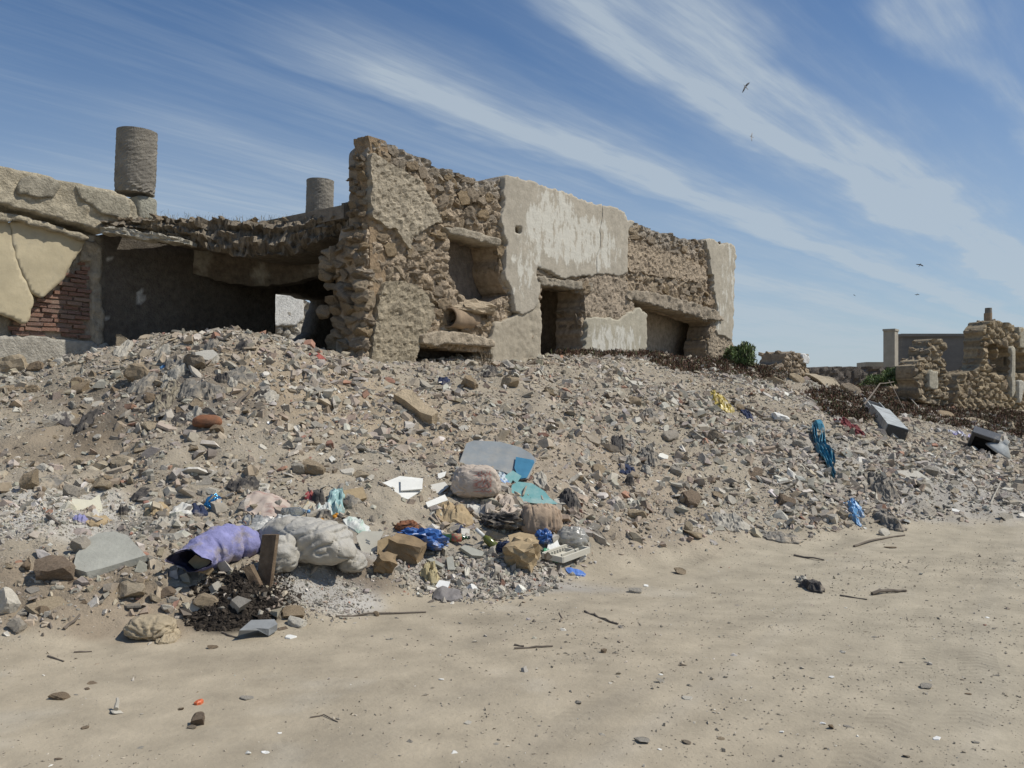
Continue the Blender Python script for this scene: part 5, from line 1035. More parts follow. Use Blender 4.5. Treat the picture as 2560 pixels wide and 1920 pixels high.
# white bucket panel with a mark, cardboard beside it
wp = plate('plastic_sheet', 'off white plastic panel marked with a dark S leaning on the dirty white sack', 'sheet', [(890, 1340), (905, 1328), (960, 1328), (950, 1350), (942, 1410), (925, 1424), (912, 1400)], M['beige_plastic'], .01, (.1, -1.5), .06, lm='the white panel')
vw = np.array([wp.matrix_basis @ Vector(x.co) for x in wp.data.vertices]); k_ = len(vw) // 2; pl0 = vw[:k_]; pn_ = np.cross(pl0[2] - pl0[0], pl0[4] - pl0[0]); pn_ /= np.linalg.norm(pn_); pn_ *= -np.sign(pn_[1]); pv = np.array([0, 0, 1.0]); pv -= pn_ * (pn_ @ pv); pv /= np.linalg.norm(pv); pu = np.cross(pv, pn_); pu *= np.sign(pu[0])
t_ = np.linspace(0, 1, 22); ux = np.where(t_ < .5, -.016 * np.sin(t_ * 2 * np.pi * 1.35 + .35), .016 * np.sin((1 - t_) * 2 * np.pi * 1.35 + .35)); uz = .03 * (1 - 2 * t_); c_m = pl0.mean(0) + pu * -.02 + pv * .05 - pn_ * -.003
VS = np.concatenate([c_m + np.outer(ux + s_, pu) + np.outer(uz + s_ * .5, pv) for s_ in (-.004, .004)]); mesh('mark', VS, [(i, i + 1, i + 23, i + 22) for i in range(21)], M['slate'], wp)
drape('wrap', 'white and pale green wrapper on top of the white panel', 'wrapper', (855, 1308, 930, 1336), mt('wrap_pgreen', (.60, .60, .55), rough=.4, var=.08, stain=((.30, .44, .34), 6, .55, .08, (1, 1, 1))), .05, 75, 22, -.1, .3, freq=10)
plate('carton_piece', 'torn beige carton piece standing beside the white panel', 'carton', [(944, 1352), (975, 1338), (990, 1390), (975, 1400), (960, 1372), (942, 1410)], M['cardboard'], .006, (.3, -1.4), .05)
q = hit(955, 1424); a, b_, c_ = frame_at(q, .3, .1, .1); box('carton', q + c_ * .07, a * .075, b_ * .06, c_ * .065, M['cardboard_dark'], None, .007, 5, 'small brown carton lying between the white panel and the crumpled yellow paper', 'carton', 4)
q = hit(1020, 1396); a, b_, c_ = frame_at(q, -.25, -.1, 0); box('carton', q + c_ * .08 + a * -.03, a * .14, b_ * .10, c_ * .075, M['cardboard_dark'], None, .008, 6, 'brown carton underneath the royal blue bag', 'carton', 4)
def blob_bag(name, label, cat, px, pyb, w_, h_, mat, seed, lm=None, dep=.3, yaw=0, wr=.18, fr=3.5, sm=False): return lump(name, label, cat, px, pyb, w_, h_, dep, yaw, mat, seed, wr * 1.1, .85, None, lm, fr * 1.5, (1, 1), .2, nu=34 + 20 * sm, nv=20 + 14 * sm, sm=sm)
blob_bag('plastic_bag', 'royal blue plastic bag crumpled on a brown carton', 'bag', 1056, 1384, 120, 58, M['blue_plastic'], 81, 'the royal blue bag', .28, -.15, .2, 3.2)
blob_bag('brown_rag', 'rusty brown rag behind the royal blue bag', 'rag', 1018, 1338, 56, 34, M['clay_red'], 82, None, .15)
q = hit(1308, 1408); a, b_, c_ = frame_at(q, -.45, .15, -.28); box('carton', q + c_ * .10, a * .125, b_ * .10, c_ * .10, M['cardboard'], None, .016, 7, 'large crushed tan carton at the front of the rubbish', 'carton', 5); LMK.append((q, 'the crushed tan carton'))
plate('carton_flap', 'loose tan carton flap above the crushed carton', 'carton', [(1270, 1338), (1300, 1330), (1352, 1340), (1345, 1360), (1300, 1362), (1280, 1368)], M['cardboard'], .006, (.2, -.5), .12)
blob_bag('black_bag', 'torn dark plastic bag between the cement bags', 'bag', 1262, 1338, 110, 46, M['dark_cloth'], 83, 'the torn dark bag', .25, .1, .25, 4); blob_bag('blue_rag', 'blue rag poking out beside the crushed carton', 'rag', 1360, 1368, 42, 40, M['blue_plastic'], 84, None, .12); blob_bag('blue_rag', 'dark blue rag under the olive green bottle', 'rag', 1262, 1392, 42, 34, M['navy_cloth'], 85, None, .14)
blob_bag('plastic_bag', 'bulging clear plastic bag above the beige tray', 'bag', 1428, 1384, 76, 62, M['clear_film'], 86, 'the clear bag', .2, 0, .1, 2.6, True); plate('white_dish', 'chipped white dish fragment leaning on the clear bag', 'dish', [(1368, 1372), (1374, 1340), (1392, 1344), (1398, 1362), (1424, 1374), (1412, 1380)], M['white_plastic'], .012, (.1, -.7), .05)
drape('green_bag', 'bright green plastic scrap at the back of the beige tray', 'bag', (1350, 1380, 1394, 1404), M['green_plastic'], .06, 87, 20, .1, .3, freq=14); drape('purple_scrap', 'dark violet scrap behind the green bottle', 'rag', (1132, 1318, 1170, 1338), M['navy_cloth'], .04, 88, 18, 0, .3)
# plastic tray
def tray():
    cs = [hit(x, y) for x, y in ((1357, 1404), (1407, 1424), (1492, 1404), (1424, 1384))]; cs = np.array(cs); cs[:, 2] = cs[:, 2].mean() + np.array([.05, .012, .05, .10]); c = cs.mean(0); root = empty('tray', c, 'beige plastic tray with ribbed sides lying at the edge of the road', 'tray'); LMK.append((c, 'the beige tray'))
    e0 = cs[1] - cs[0]; e1 = cs[3] - cs[0]; o = cs[0]; up = np.array([0, 0, 1.0]); P = lambda u, v, h=0: o + e0 * u + e1 * v + up * h; u0 = e0 / np.linalg.norm(e0); v0 = e1 / np.linalg.norm(e1)
    box('floor', P(.5, .5, .004), e0 * .49, e1 * .49, up * .004, M['beige_plastic'], root)
    for (u, v, a, b_) in ((.5, 0, e0 * .52, v0 * .008), (.5, 1, e0 * .52, v0 * .008), (0, .5, u0 * .008, e1 * .49), (1, .5, u0 * .008, e1 * .49)): box('side', P(u, v, .028), a, b_, up * .026, M['beige_plastic'], root)
    for k in range(9): box('rib', P(.06 + .03, .1 + .8 * k / 8, .022), e0 * .03, v0 * .006, up * .016, M['beige_plastic'], root)
    box('divider', P(.62, .55, .024), u0 * .006, e1 * .32, up * .02, M['beige_plastic'], root); box('divider', P(.45, .72, .024), e0 * .3, v0 * .006, up * .02, M['beige_plastic'], root)
tray()
drape('label_strip', 'blue printed wrapper lying on the road in front of the beige tray', 'wrapper', (1412, 1424, 1468, 1440), mt('wrap_bprint', (.10, .20, .50), rough=.35, var=.1, stain=((.55, .58, .62), 14, .62, .03, (1, 1, 1))), .02, 89, 18, 0, .25)
plate('white_tile', 'clean white tile leaning at the road edge', 'tile', [(1086, 1470), (1098, 1450), (1126, 1454), (1118, 1474), (1092, 1478)], M['whitetile'], .012, (0, -.6), .03, lm='the white tile')
drape('yellow_paper', 'crumpled yellowish paper left of the white tile', 'paper', (1050, 1420, 1104, 1470), mt('paper_yellow', (.42, .35, .20), var=.2, bump=.3), .09, 90, 24, .5, .35, freq=12); drape('grey_bag', 'collapsed grey plastic bag on the road edge below the white tile', 'bag', (1078, 1472, 1162, 1506), mt('bag_grey', (.21, .19, .175), rough=.5, var=.15, bump=.3), .06, 91, 26, 0, .25, freq=8, sharp=False)
for i, (x, y, w_, h_, c_, lb) in enumerate([(1180, 1482, 30, 26, 'white', 'white plaster lump beside the collapsed grey bag'), (1302, 1486, 30, 30, 'white', 'white plaster lump farthest along the road edge'), (1256, 1468, 22, 26, 'brick', 'red brick bit with a white face at the road edge'), (1240, 1410, 22, 12, 'brick', 'flat red tile bit in front of the crushed tan carton'), (1156, 1418, 14, 12, 'brick', 'small red tile chip in the crushed concrete')]):
    rock(x, y, w_, h_, 'chunk', c_, lb)
plate('plank', 'grey concrete plank lying across the crushed concrete', 'plank', [(1150, 1368), (1162, 1362), (1212, 1380), (1205, 1390), (1180, 1388)], M['grey_slab'], .03, (0, -.2), .03); plate('plank', 'short grey concrete offcut standing below the royal blue bag', 'plank', [(1116, 1394), (1132, 1390), (1138, 1424), (1120, 1424)], M['grey_slab'], .03, (0, -.5), .03); plate('plank', 'long grey concrete offcut left of the standing one', 'plank', [(1066, 1398), (1078, 1394), (1112, 1412), (1106, 1418)], M['grey_slab'], .03, (0, -.3), .02)
# ------------------------------------------------------------------ black heap, rags and things on the slope
pd = hit(610, 1505)
r = np.random.default_rng(44)
def dungcol(px, py, r): return np.array((.042, .033, .025))[None] * r.uniform(.5, 1.5, (len(px), 1))
M['rubble_dark'] = M['rubble']
scatter('black_compost', 12000, big(.007, .6, .003, .028), SH0[:18], 45, -3.2, -1.2, 5.6, 7.4, lambda x, y, px, py: dens(px, py, [(620, 1490, 130, 62, 1), (545, 1545, 85, 32, .9), (690, 1450, 45, 35, .5)], 0), .3, label='black crumbly compost heaped round the upright board', colf=dungcol)
TR = [('striped_cloth', 'brown striped cloth bundle hanging down the heap', 'cloth', (388, 950, 445, 1036), mt('stripe_cloth', (.30, .26, .19), stain=((.06, .05, .045), 9, .53, .05, (2.5, 2.5, .5)), **CLOTHB), .13, 'the striped bundle'),
      ('plastic_bag', 'light blue plastic bag high on the heap under the dark room', 'bag', (400, 902, 444, 926), M['light_blue_plastic'], .08, 'the light blue bag'),
      ('white_rag', 'dirty white rag below the light blue bag', 'rag', (288, 862, 332, 900), M['pale_cloth'], .09, 'the dirty white rag'),
      ('black_rag', 'black rag half buried in dark soil', 'rag', (205, 1025, 245, 1085), M['dark_cloth'], .10, 'the black rag'),
      ('striped_rag', 'zebra striped rag lying on the bare slope', 'rag', (106, 1035, 190, 1068), mt('zebra', (.42, .38, .31), stain=((.09, .08, .075), 8, .5, .04, (1, 1, 1)), **CLOTHB), .06, 'the zebra striped rag'),
      ('grey_rag', 'grey rag draped beside a tan rock', 'rag', (86, 1180, 150, 1235), M['grey_cloth'], .08, None), ('grey_rag', 'dark grey rag in the middle of the left slope', 'rag', (330, 1225, 390, 1262), M['dark_cloth'], .07, None),
      ('grey_rag', 'tangled grey plastic above the red brown pot', 'rag', (430, 955, 560, 1000), M['grey_cloth'], .12, 'the tangled grey plastic'), ('grey_rag', 'tangled dusty fabric at the crest below the dark room', 'rag', (560, 920, 640, 965), M['grey_cloth'], .10, None), ('grey_rag', 'grey crumpled fabric high on the crest', 'rag', (595, 818, 660, 860), M['pale_cloth'], .10, None),
      ('grey_rag', 'dusty fabric left of the striped bundle', 'rag', (320, 945, 395, 985), M['grey_cloth'], .10, None), ('grey_rag', 'pale dusty fabric below the dark wall window', 'rag', (640, 975, 700, 1010), M['pale_cloth'], .06, None), ('grey_rag', 'blackish rag uphill of the pink striped sheet', 'rag', (560, 1205, 650, 1236), M['dark_cloth'], .09, None),
      ('blue_rag', 'faded blue rag on the crest in front of the clay pipe', 'rag', (1090, 945, 1130, 966), M['navy_cloth'], .06, 'the faded blue rag'), ('red_rag', 'long red rag lying at the crest', 'rag', (772, 884, 815, 904), mt('red_cloth', (.34, .10, .08), **CLOTHB), .04, 'the red rag'), ('black_bag', 'black bag half buried beside a pale block', 'bag', (1200, 924, 1250, 952), M['dark_cloth'], .08, None),
      ('plastic_bag', 'bright yellow plastic bag trailing down the slope', 'bag', (1778, 975, 1832, 1042), M['yellow_plastic'], .13, 'the yellow bag'), ('blue_scrap', 'dark blue scrap with a pale blue patch', 'rag', (1852, 1028, 1880, 1056), M['navy_cloth'], .06, None), ('blue_rag', 'small sky blue cloth rag hung at the foot of the slope', 'rag', (2112, 1256, 2160, 1290), M['light_blue_plastic'], .12, 'the sky blue rag'), ('blue_rag', 'long tail of sky blue cloth touching the road', 'rag', (2128, 1282, 2150, 1322), M['light_blue_plastic'], .08, None),
      ('maroon_cloth', 'maroon cloth strip beside the metal housing', 'cloth', (2098, 1052, 2160, 1108), M['maroon_cloth'], .08, 'the maroon cloth'), ('grey_cloth', 'long dusty grey cloth folded down to the road', 'cloth', (2160, 1178, 2244, 1260), M['grey_cloth'], .14, 'the dusty grey cloth'), ('grey_cloth', 'lower end of dusty grey cloth bunched by the road', 'cloth', (2196, 1250, 2250, 1350), M['grey_cloth'], .12, None),
      ('grey_rag', 'dark grey plastic in the middle of the right slope', 'rag', (1590, 1120, 1660, 1172), M['grey_cloth'], .12, 'the dark grey plastic'), ('grey_rag', 'dark hanging rag strip on the right slope', 'rag', (1528, 1090, 1568, 1140), M['dark_cloth'], .07, None), ('denim', 'faded blue denim scrap on the right slope', 'rag', (1545, 1160, 1592, 1192), M['navy_cloth'], .07, None),
      ('dark_bag', 'dark brown bag uphill of the brown cement bag', 'bag', (1395, 1240, 1455, 1290), M['dark_cloth'], .13, 'the dark brown bag'), ('grey_sheet', 'pale grey sheet fluttering above the teal glass', 'sheet', (1330, 1185, 1372, 1225), M['pale_cloth'], .09, None), ('white_bag', 'white plastic bags beside the television', 'bag', (2472, 1096, 2515, 1130), M['paper_print'], .12, None), ('purple_bag', 'white and violet plastic bags uphill of the television', 'bag', (2365, 1076, 2418, 1096), mt('wrap_violet', (.60, .58, .60), rough=.35, var=.1, stain=((.17, .14, .40), 5, .54, .05, (1, 1, 1))), .12, None),
      ('corrugated_sheet', 'crumpled ribbed grey white sheet at the toe of the right slope', 'sheet', (1770, 1292, 1880, 1330), M['pale_cloth'], .08, 'the ribbed sheet'), ('dark_sheet', 'torn dark roofing sheet at the toe of the right slope', 'sheet', (1890, 1330, 2010, 1358), M['grey_cloth'], .06, 'the dark roofing sheet'), ('black_rag', 'twisted black rag lying out on the road', 'rag', (2008, 1458, 2056, 1486), M['dark_cloth'], .07, 'the twisted black rag'), ('pale_rag', 'small pale rag beside the twisted black one', 'rag', (1990, 1442, 2016, 1462), M['pale_cloth'], .06, None)]
for i, (nm, lb, ct, bx_, m_, am, lm) in enumerate(TR): drape(nm, lb, ct, bx_, m_, am * .8, 200 + i * 3, 38, random.uniform(-.3, .3), .38, lm, None, 9)
# teal strips of twisted cloth
def strip(name, label, cat, pts, wid, mat, seed):
    P = np.array([hit(x, y) + [0, 0, l_] for x, y, l_ in pts]); n = 40; t = np.linspace(0, len(P) - 1, n); C = np.stack([np.interp(t, range(len(P)), P[:, k]) for k in range(3)], -1); W_ = np.interp(t, range(len(P)), wid); m = 11; V = []
    for i in range(n):
        tw = .8 * fbm(t[i] * 1.3, seed, 1, 2, seed); sd = np.array([math.cos(tw), .5 * math.sin(tw), .35 * math.sin(tw * 2)])
        for j in range(m):
            u = j / (m - 1) * 2 - 1; q = C[i] + sd * u * W_[i] / 2; q[2] = max(q[2] + .035 * math.cos(u * 7 + t[i] * 2) + .03 * float(fbm(u * 2 + seed, t[i] * 2, 1, 2, seed)), float(H(q[0], q[1])) + .012); V.append(q)
    V = np.array(V); ii = np.arange(n * m).reshape(n, m); Q = np.stack([ii[:-1, :-1], ii[:-1, 1:], ii[1:, 1:], ii[1:, :-1]], -1).reshape(-1, 4); N_ = n * m; ring = np.concatenate([ii[:, 0], ii[-1, 1:], ii[::-1, -1][1:], ii[0, ::-1][1:-1]]); r2 = np.roll(ring, -1)
    return mesh(name, np.concatenate([V, V - [0, 0, .012]]), np.concatenate([Q, Q[:, ::-1] + N_, np.stack([ring, r2, r2 + N_, ring + N_], -1)]), mat, None, None, False, label, cat)
strip('teal_cloth', 'twisted teal cloth strip running down the right slope', 'cloth', [(2034, 1074, .08), (2038, 1104, .09), (2052, 1134, .08), (2068, 1160, .06), (2086, 1196, .03)], [.07, .09, .12, .10, .05], M['teal_cloth'], 3); LMK.append((hit(2055, 1130), 'the teal cloth')); strip('teal_cloth', 'narrower torn teal strip beside the twisted one', 'cloth', [(2058, 1092, .08), (2056, 1116, .06), (2074, 1140, .08), (2082, 1170, .06)], [.05, .10, .12, .08], M['teal_cloth'], 5); (lambda *k: 0)('x', 1, .4, None, None, 9); drape('teal_cloth', 'pale teal cloth knot uphill of the twisted strip', 'cloth', (2034, 1058, 2064, 1078), M['teal_cloth'], .08, 303, 20, 0, .3)
q = hit(512, 1062); root = lump('clay_pot', 'broken red brown clay pot on its side', 'pot', 518, 1074, 66, 38, .2, .1, M['clay_red'], 95, .05, .8, lm='the clay pot', nu=40, nv=24)
# metal housing
p0 = hit(2188, 1040); p1 = hit(2238, 1104); ax = p1 - p0; ln = np.linalg.norm(ax); ax /= ln; n_g = normal(*((p0 + p1) / 2)[:2]); sd = np.cross(n_g, ax); sd /= np.linalg.norm(sd); up = np.cross(ax, sd); mid = (p0 + p1) / 2 + up * .12
root = empty('metal_housing', mid, 'long grey sheet metal housing tipped over with an open end', 'appliance'); LMK.append((mid, 'the metal housing'))
box('shell', mid, ax * ln * .42, sd * .17, up * .11, M['metal_grey'], root, .004, 3, sub=2); box('end_panel', mid + ax * ln * .435, ax * .012, sd * .165, up * .105, M['black_plastic'], root)
for s_ in (-1, 1): box('rail', mid - ax * ln * .66 + sd * s_ * .15 + up * .03, ax * ln * .24, sd * .012, up * .03, M['metal_grey'], root)
box('back_plate', mid - ax * ln * .62 - up * .06, ax * ln * .2, sd * .14, up * .008, M['black_plastic'], root); box('cross_bar', mid - ax * ln * .9, ax * .012, sd * .16, up * .03, M['metal_grey'], root)  # black plate stands in for the dark inside the open frame
# television
q = hit(2448, 1128); a, b_, c_ = frame_at(q, -.5, .1, .12); q = q + c_ * .19; root = empty('television', q, 'broken black box television lying on the right slope', 'television'); LMK.append((q, 'the television'))
for s_, t_ in ((1, 0), (-1, 0)): box('side', q + a * .21 * s_, a * .012, b_ * .17, c_ * .17, M['black_plastic'], root)
box('top', q + c_ * .17, a * .222, b_ * .17, c_ * .012, M['black_plastic'], root); box('base', q - c_ * .17, a * .222, b_ * .17, c_ * .012, M['black_plastic'], root); box('back', q + b_ * .165, a * .2, b_ * .006, c_ * .16, M['black_plastic'], root)
for s_ in (-1, 1): box('bezel', q - b_ * .17 + a * .195 * s_, a * .026, b_ * .012, c_ * .17, M['black_plastic'], root); box('bezel', q - b_ * .17 + c_ * .15 * s_, a * .17, b_ * .012, c_ * .025, M['black_plastic'], root)
q2 = hit(2490, 1138); a, b_, c_ = frame_at(q2, -.2, .1, .1); tub = lathe('picture_tube', q2 + c_ * .06, c_ + a * .3, [(0, .24), (.05, .22), (.16, .10), (.2, .05), (.26, .045)], M['metal_grey'], None, 20); props(tub, 'grey funnel shaped picture tube fallen out beside the television', 'picture tube')
# long split stone slab on the upper slope and other notable stones
plate('stone_slab', 'long tan stone slab split along its length on the upper slope', 'slab', [(985, 985), (1010, 972), (1030, 975), (1062, 1010), (1095, 1030), (1080, 1040), (1050, 1030), (1012, 1000)], M['tanrock'], .12, (.0, -.3), .02, lm='the long split slab', jag=.02, bev=.05)
NOTE = [(130, 1448, 96, 66, 'block', 'brown', 'big brown block with a dark broken face near the road', 'the big brown block'), (312, 1500, 86, 54, 'chunk', 'tan', 'rounded tan stone with a chipped underside near the road', 'the chipped tan stone'), (512, 1526, 66, 46, 'chunk', 'tan', 'pale tan stone at the edge of the black compost', 'the stone by the compost'), (35, 1580, 52, 36, 'chunk', 'grey', 'round grey stone at the very left end of the road edge', None), (10, 1540, 60, 90, 'chunk', 'pale', 'white knobbly plaster lump cut by the picture edge', None),
        (200, 1380, 46, 42, 'block', 'grey', 'small grey block on the edge of the broad grey slab', None), (110, 1530, 110, 46, 'slab', 'tan', 'flat tan slab sunk in the soil near the road', None), (420, 1530, 44, 30, 'chunk', 'pale', 'pale stone uphill of the knotted beige bag', None), (730, 1545, 56, 26, 'block', 'tan', 'flat topped tan stone at the road edge, uphill one of two', None), (742, 1566, 46, 28, 'block', 'pale', 'pale blocky stone at the road edge, downhill one of two', None),
        (300, 866, 44, 42, 'chunk', 'tan', 'tan rock against the dark wall at the crest', 'the crest rock'), (372, 835, 44, 30, 'chunk', 'tan', 'rounded rock on the crest before the dark wall', None), (400, 828, 34, 30, 'chunk', 'tan', 'small round rock on the crest right beside the rounded one', None), (340, 960, 64, 66, 'chunk', 'tan', 'big weathered tan rock below the light blue bag', 'the weathered tan rock'), (515, 905, 66, 78, 'slab', 'pale', 'upright pale slab leaning on a brown rock at the crest', 'the upright pale slab'), (480, 930, 60, 56, 'chunk', 'brown', 'brown rock with a broken face below the upright pale slab', None),
        (195, 985, 56, 36, 'chunk', 'tan', 'tan rock on the bare slope beneath the brick panel', None), (235, 1012, 70, 34, 'slab', 'pale', 'flat pale rock beneath the tan one on the bare slope', None), (178, 1022, 24, 24, 'chunk', 'grey', 'small egg shaped grey stone on the bare slope', None), (25, 935, 70, 60, 'block', 'tan', 'squared yellowish stone at the foot of the wall', None), (45, 905, 44, 26, 'chunk', 'tan', 'yellow brown stone beneath the plinth render', None), (85, 930, 44, 34, 'chunk', 'brown', 'brown stone next to the squared yellowish one', None), (140, 912, 40, 20, 'chunk', 'pale', 'pale stone lying under the plinth render', None), (20, 975, 100, 34, 'slab', 'tan', 'broad tan stone below the squared yellowish one', None),
        (70, 1225, 50, 66, 'chunk', 'tan', 'tan rock beside the grey rag low on the bare slope', None), (300, 1168, 60, 34, 'chunk', 'tan', 'tan rock with a shaded belly in the middle of the heap', None), (245, 1225, 72, 36, 'chunk', 'tan', 'low tan rock uphill of the cream foam sheet', None), (180, 1240, 44, 36, 'block', 'grey', 'pale grey block touching the cream foam sheet', None), (780, 1186, 66, 42, 'block', 'tan', 'squared tan stone block low in the middle of the heap', 'the squared tan block'), (500, 1210, 78, 32, 'slab', 'grey', 'broad flat grey flagstone in the middle of the left slope', None), (652, 1222, 48, 24, 'slab', 'pale', 'beige tile with a hole lying above the pink striped sheet', None), (745, 1185, 34, 36, 'block', 'grey', 'grey block uphill of the beige tile', None),
        (730, 975, 44, 24, 'slab', 'pale', 'flat pale slab lying on the sandy slope, one of a pair', None), (770, 980, 30, 24, 'slab', 'pale', 'smaller flat pale slab beside the first on the sandy slope', None), (1176, 968, 46, 32, 'block', 'tan', 'tan block in front of the lower niche', 'the tan block'), (1275, 970, 44, 40, 'chunk', 'tan', 'large tan stone at the crest before the doorway pier', None), (1375, 990, 34, 32, 'chunk', 'tan', 'rounded tan stone on the sandy patch below the doorway', 'the rounded tan stone'), (1418, 998, 30, 24, 'chunk', 'grey', 'grey stone next to the rounded tan one', None), (1594, 966, 46, 34, 'slab', 'pale', 'big six sided pale slab just below the dry scrub', 'the six sided slab'), (1510, 970, 80, 14, 'slab', 'grey', 'long flat grey stone at the crest', None),
        (1966, 990, 36, 24, 'slab', 'white', 'cream six sided slab at the crest', 'the cream crest slab'), (1952, 1052, 44, 22, 'block', 'white', 'white block with a broken underside on the right slope', 'the white block'), (2020, 1070, 28, 16, 'slab', 'white', 'white oval dish on the upper right slope', None), (1850, 1028, 24, 22, 'chunk', 'tan', 'tan stone beneath the yellow bag', None), (1680, 1102, 50, 32, 'chunk', 'grey', 'angular grey rock in the middle of the right slope', 'the angular grey rock'), (1760, 1075, 40, 40, 'slab', 'pale', 'upright pale flake on the right slope', None), (1790, 1105, 34, 36, 'chunk', 'brown', 'dark brown stone beneath the upright pale flake', None), (1890, 1196, 50, 28, 'chunk', 'brown', 'rounded dark stone low on the right slope', 'the rounded dark stone'), (1730, 1265, 56, 40, 'block', 'brown', 'brown block with a flat shaded face low on the right slope', 'the shaded brown block'), (1968, 1265, 46, 36, 'block', 'brown', 'dark brown block uphill of the ribbed sheet', None),
        (1660, 1146, 40, 22, 'slab', 'white', 'triangular white shard above the dark grey plastic', None), (1652, 1208, 38, 26, 'shard', 'white', 'cream square tile standing on the right slope', 'the cream tile'), (1480, 1208, 16, 14, 'shard', 'white', 'small square white tile on the sandy patch', None), (1690, 1188, 34, 26, 'block', 'grey', 'grey ribbed block next to the cream tile', None), (2290, 1200, 96, 30, 'slab', 'pale', 'long pale stone slab high on the right slope', 'the long pale slab'), (2330, 1190, 34, 30, 'block', 'grey', 'dark grey block beneath the long pale slab', None), (2320, 1206, 36, 14, 'slab', 'white', 'white tilted plaster flake near the right end', None), (2130, 1165, 62, 26, 'slab', 'tan', 'flat tan rock beside the twisted teal cloth', None), (2390, 1280, 30, 16, 'slab', 'white', 'white chip close above the road', None), (2520, 1300, 46, 20, 'chunk', 'grey', 'grey rock beside the road at the far end', None),
        (1740, 1345, 60, 26, 'chunk', 'tan', 'tan rock at the toe of the slope behind the road', 'the toe rock'), (1720, 1330, 26, 34, 'chunk', 'tan', 'pointed tan rock standing at the toe of the slope', None), (1360, 1480, 36, 18, 'chunk', 'grey', 'dark grey stone at the end of the crushed concrete', None), (1590, 1482, 34, 16, 'block', 'grey', 'grey block lying alone on the road', None), (1616, 1466, 18, 8, 'slab', 'white', 'white chip lying next to the lone grey block', None), (1700, 1435, 34, 16, 'chunk', 'tan', 'tan stone lying on the road before the toe rock', None), (640, 1568, 1, 1, 'chunk', 'grey', None, None)]
for x, y, w_, h_, kd, c_, lb, lm in NOTE:
    if lb: rock(x, y, w_, h_, kd, c_, lb, lm=lm)
# things lying on the road
ROAD = [(725, 1596, 30, 14, 'slab', 'white', 'white oval stone lying on the road below the blue grey topped slab'), (700, 1574, 40, 8, 'slab', 'brown', 'dark flat chip on the road beside two road edge stones'), (145, 1748, 46, 12, 'block', 'brown', 'dark wood chunk lying on the road at far left'), (152, 1736, 30, 6, 'slab', 'brown', 'thin dark bark piece above the wood chunk'), (616, 1748, 44, 8, 'slab', 'grey', 'flat grey flake on the road'), (228, 1710, 26, 5, 'slab', 'brown', 'small brown bark strip on the road'), (528, 1622, 28, 10, 'chunk', 'brown', 'dark brown clod below the black compost'), (1104, 1700, 16, 7, 'slab', 'white', 'white oval pebble on the road in the middle'), (1650, 1706, 22, 12, 'chunk', 'grey', 'grey stone with a white chip behind it on the road'), (1652, 1688, 12, 6, 'slab', 'white', 'tiny white chip behind a grey road stone'), (1510, 1632, 16, 12, 'block', 'brown', 'small dark cube of stone on the road'), (2080, 1695, 16, 12, 'shard', 'white', 'bluish white shard lying on the road'), (2320, 1722, 32, 12, 'chunk', 'grey', 'dark grey stone lying on the road at right'), (2345, 1850, 24, 12, 'slab', 'white', 'white flake on the road in the near corner'), (1955, 1832, 14, 10, 'slab', 'white', 'white chip on the near road'), (1605, 1858, 40, 14, 'chunk', 'grey', 'grey clod on the near road rut'), (1720, 1748, 30, 10, 'slab', 'pale', 'pale flake in the road rut'), (2080, 1822, 24, 12, 'chunk', 'brown', 'dark brown clod on the near road'), (1445, 1760, 20, 8, 'chunk', 'grey', 'little grey clod on the road'), (1170, 1810, 24, 10, 'slab', 'pale', 'pale curled scrap on the road'), (800, 1515, 14, 14, 'chunk', 'grey', 'grey pebble at the foot of the pale gravel'), (940, 1540, 18, 14, 'chunk', 'tan', 'tan pebble at the end of the thin stick'), (2230, 1370, 34, 8, 'slab', 'brown', 'flat brown chip on the far road')]
for x, y, w_, h_, kd, c_, lb in ROAD: rock(x, y, w_, h_, kd, c_, lb)
q = hit(492, 1812); a, b_, c_ = frame_at(q, .4); o = rock(492, 1814, 34, 34, 'block', 'brown', 'dark olive clod standing upright on the near road', dep=.03, lm=None)
rock(478, 1822, 26, 8, 'chunk', 'brown', 'dark flat clod in front of the upright one'); rock(290, 1785, 34, 10, 'chunk', 'pale', 'pale lump under the upright bone like stick')
stick('bone', 'pale bone like stick standing on a lump on the road', 'bone', [(290, 1782, .01), (293, 1772, .045)], .013, M['pale_cloth']); drape('orange_scrap', 'small orange plastic scrap on the near road', 'scrap', (486, 1754, 508, 1764), mt('orange_plastic', (.62, .14, .05), **PLAST), .012, 320, 14, 0, .4)
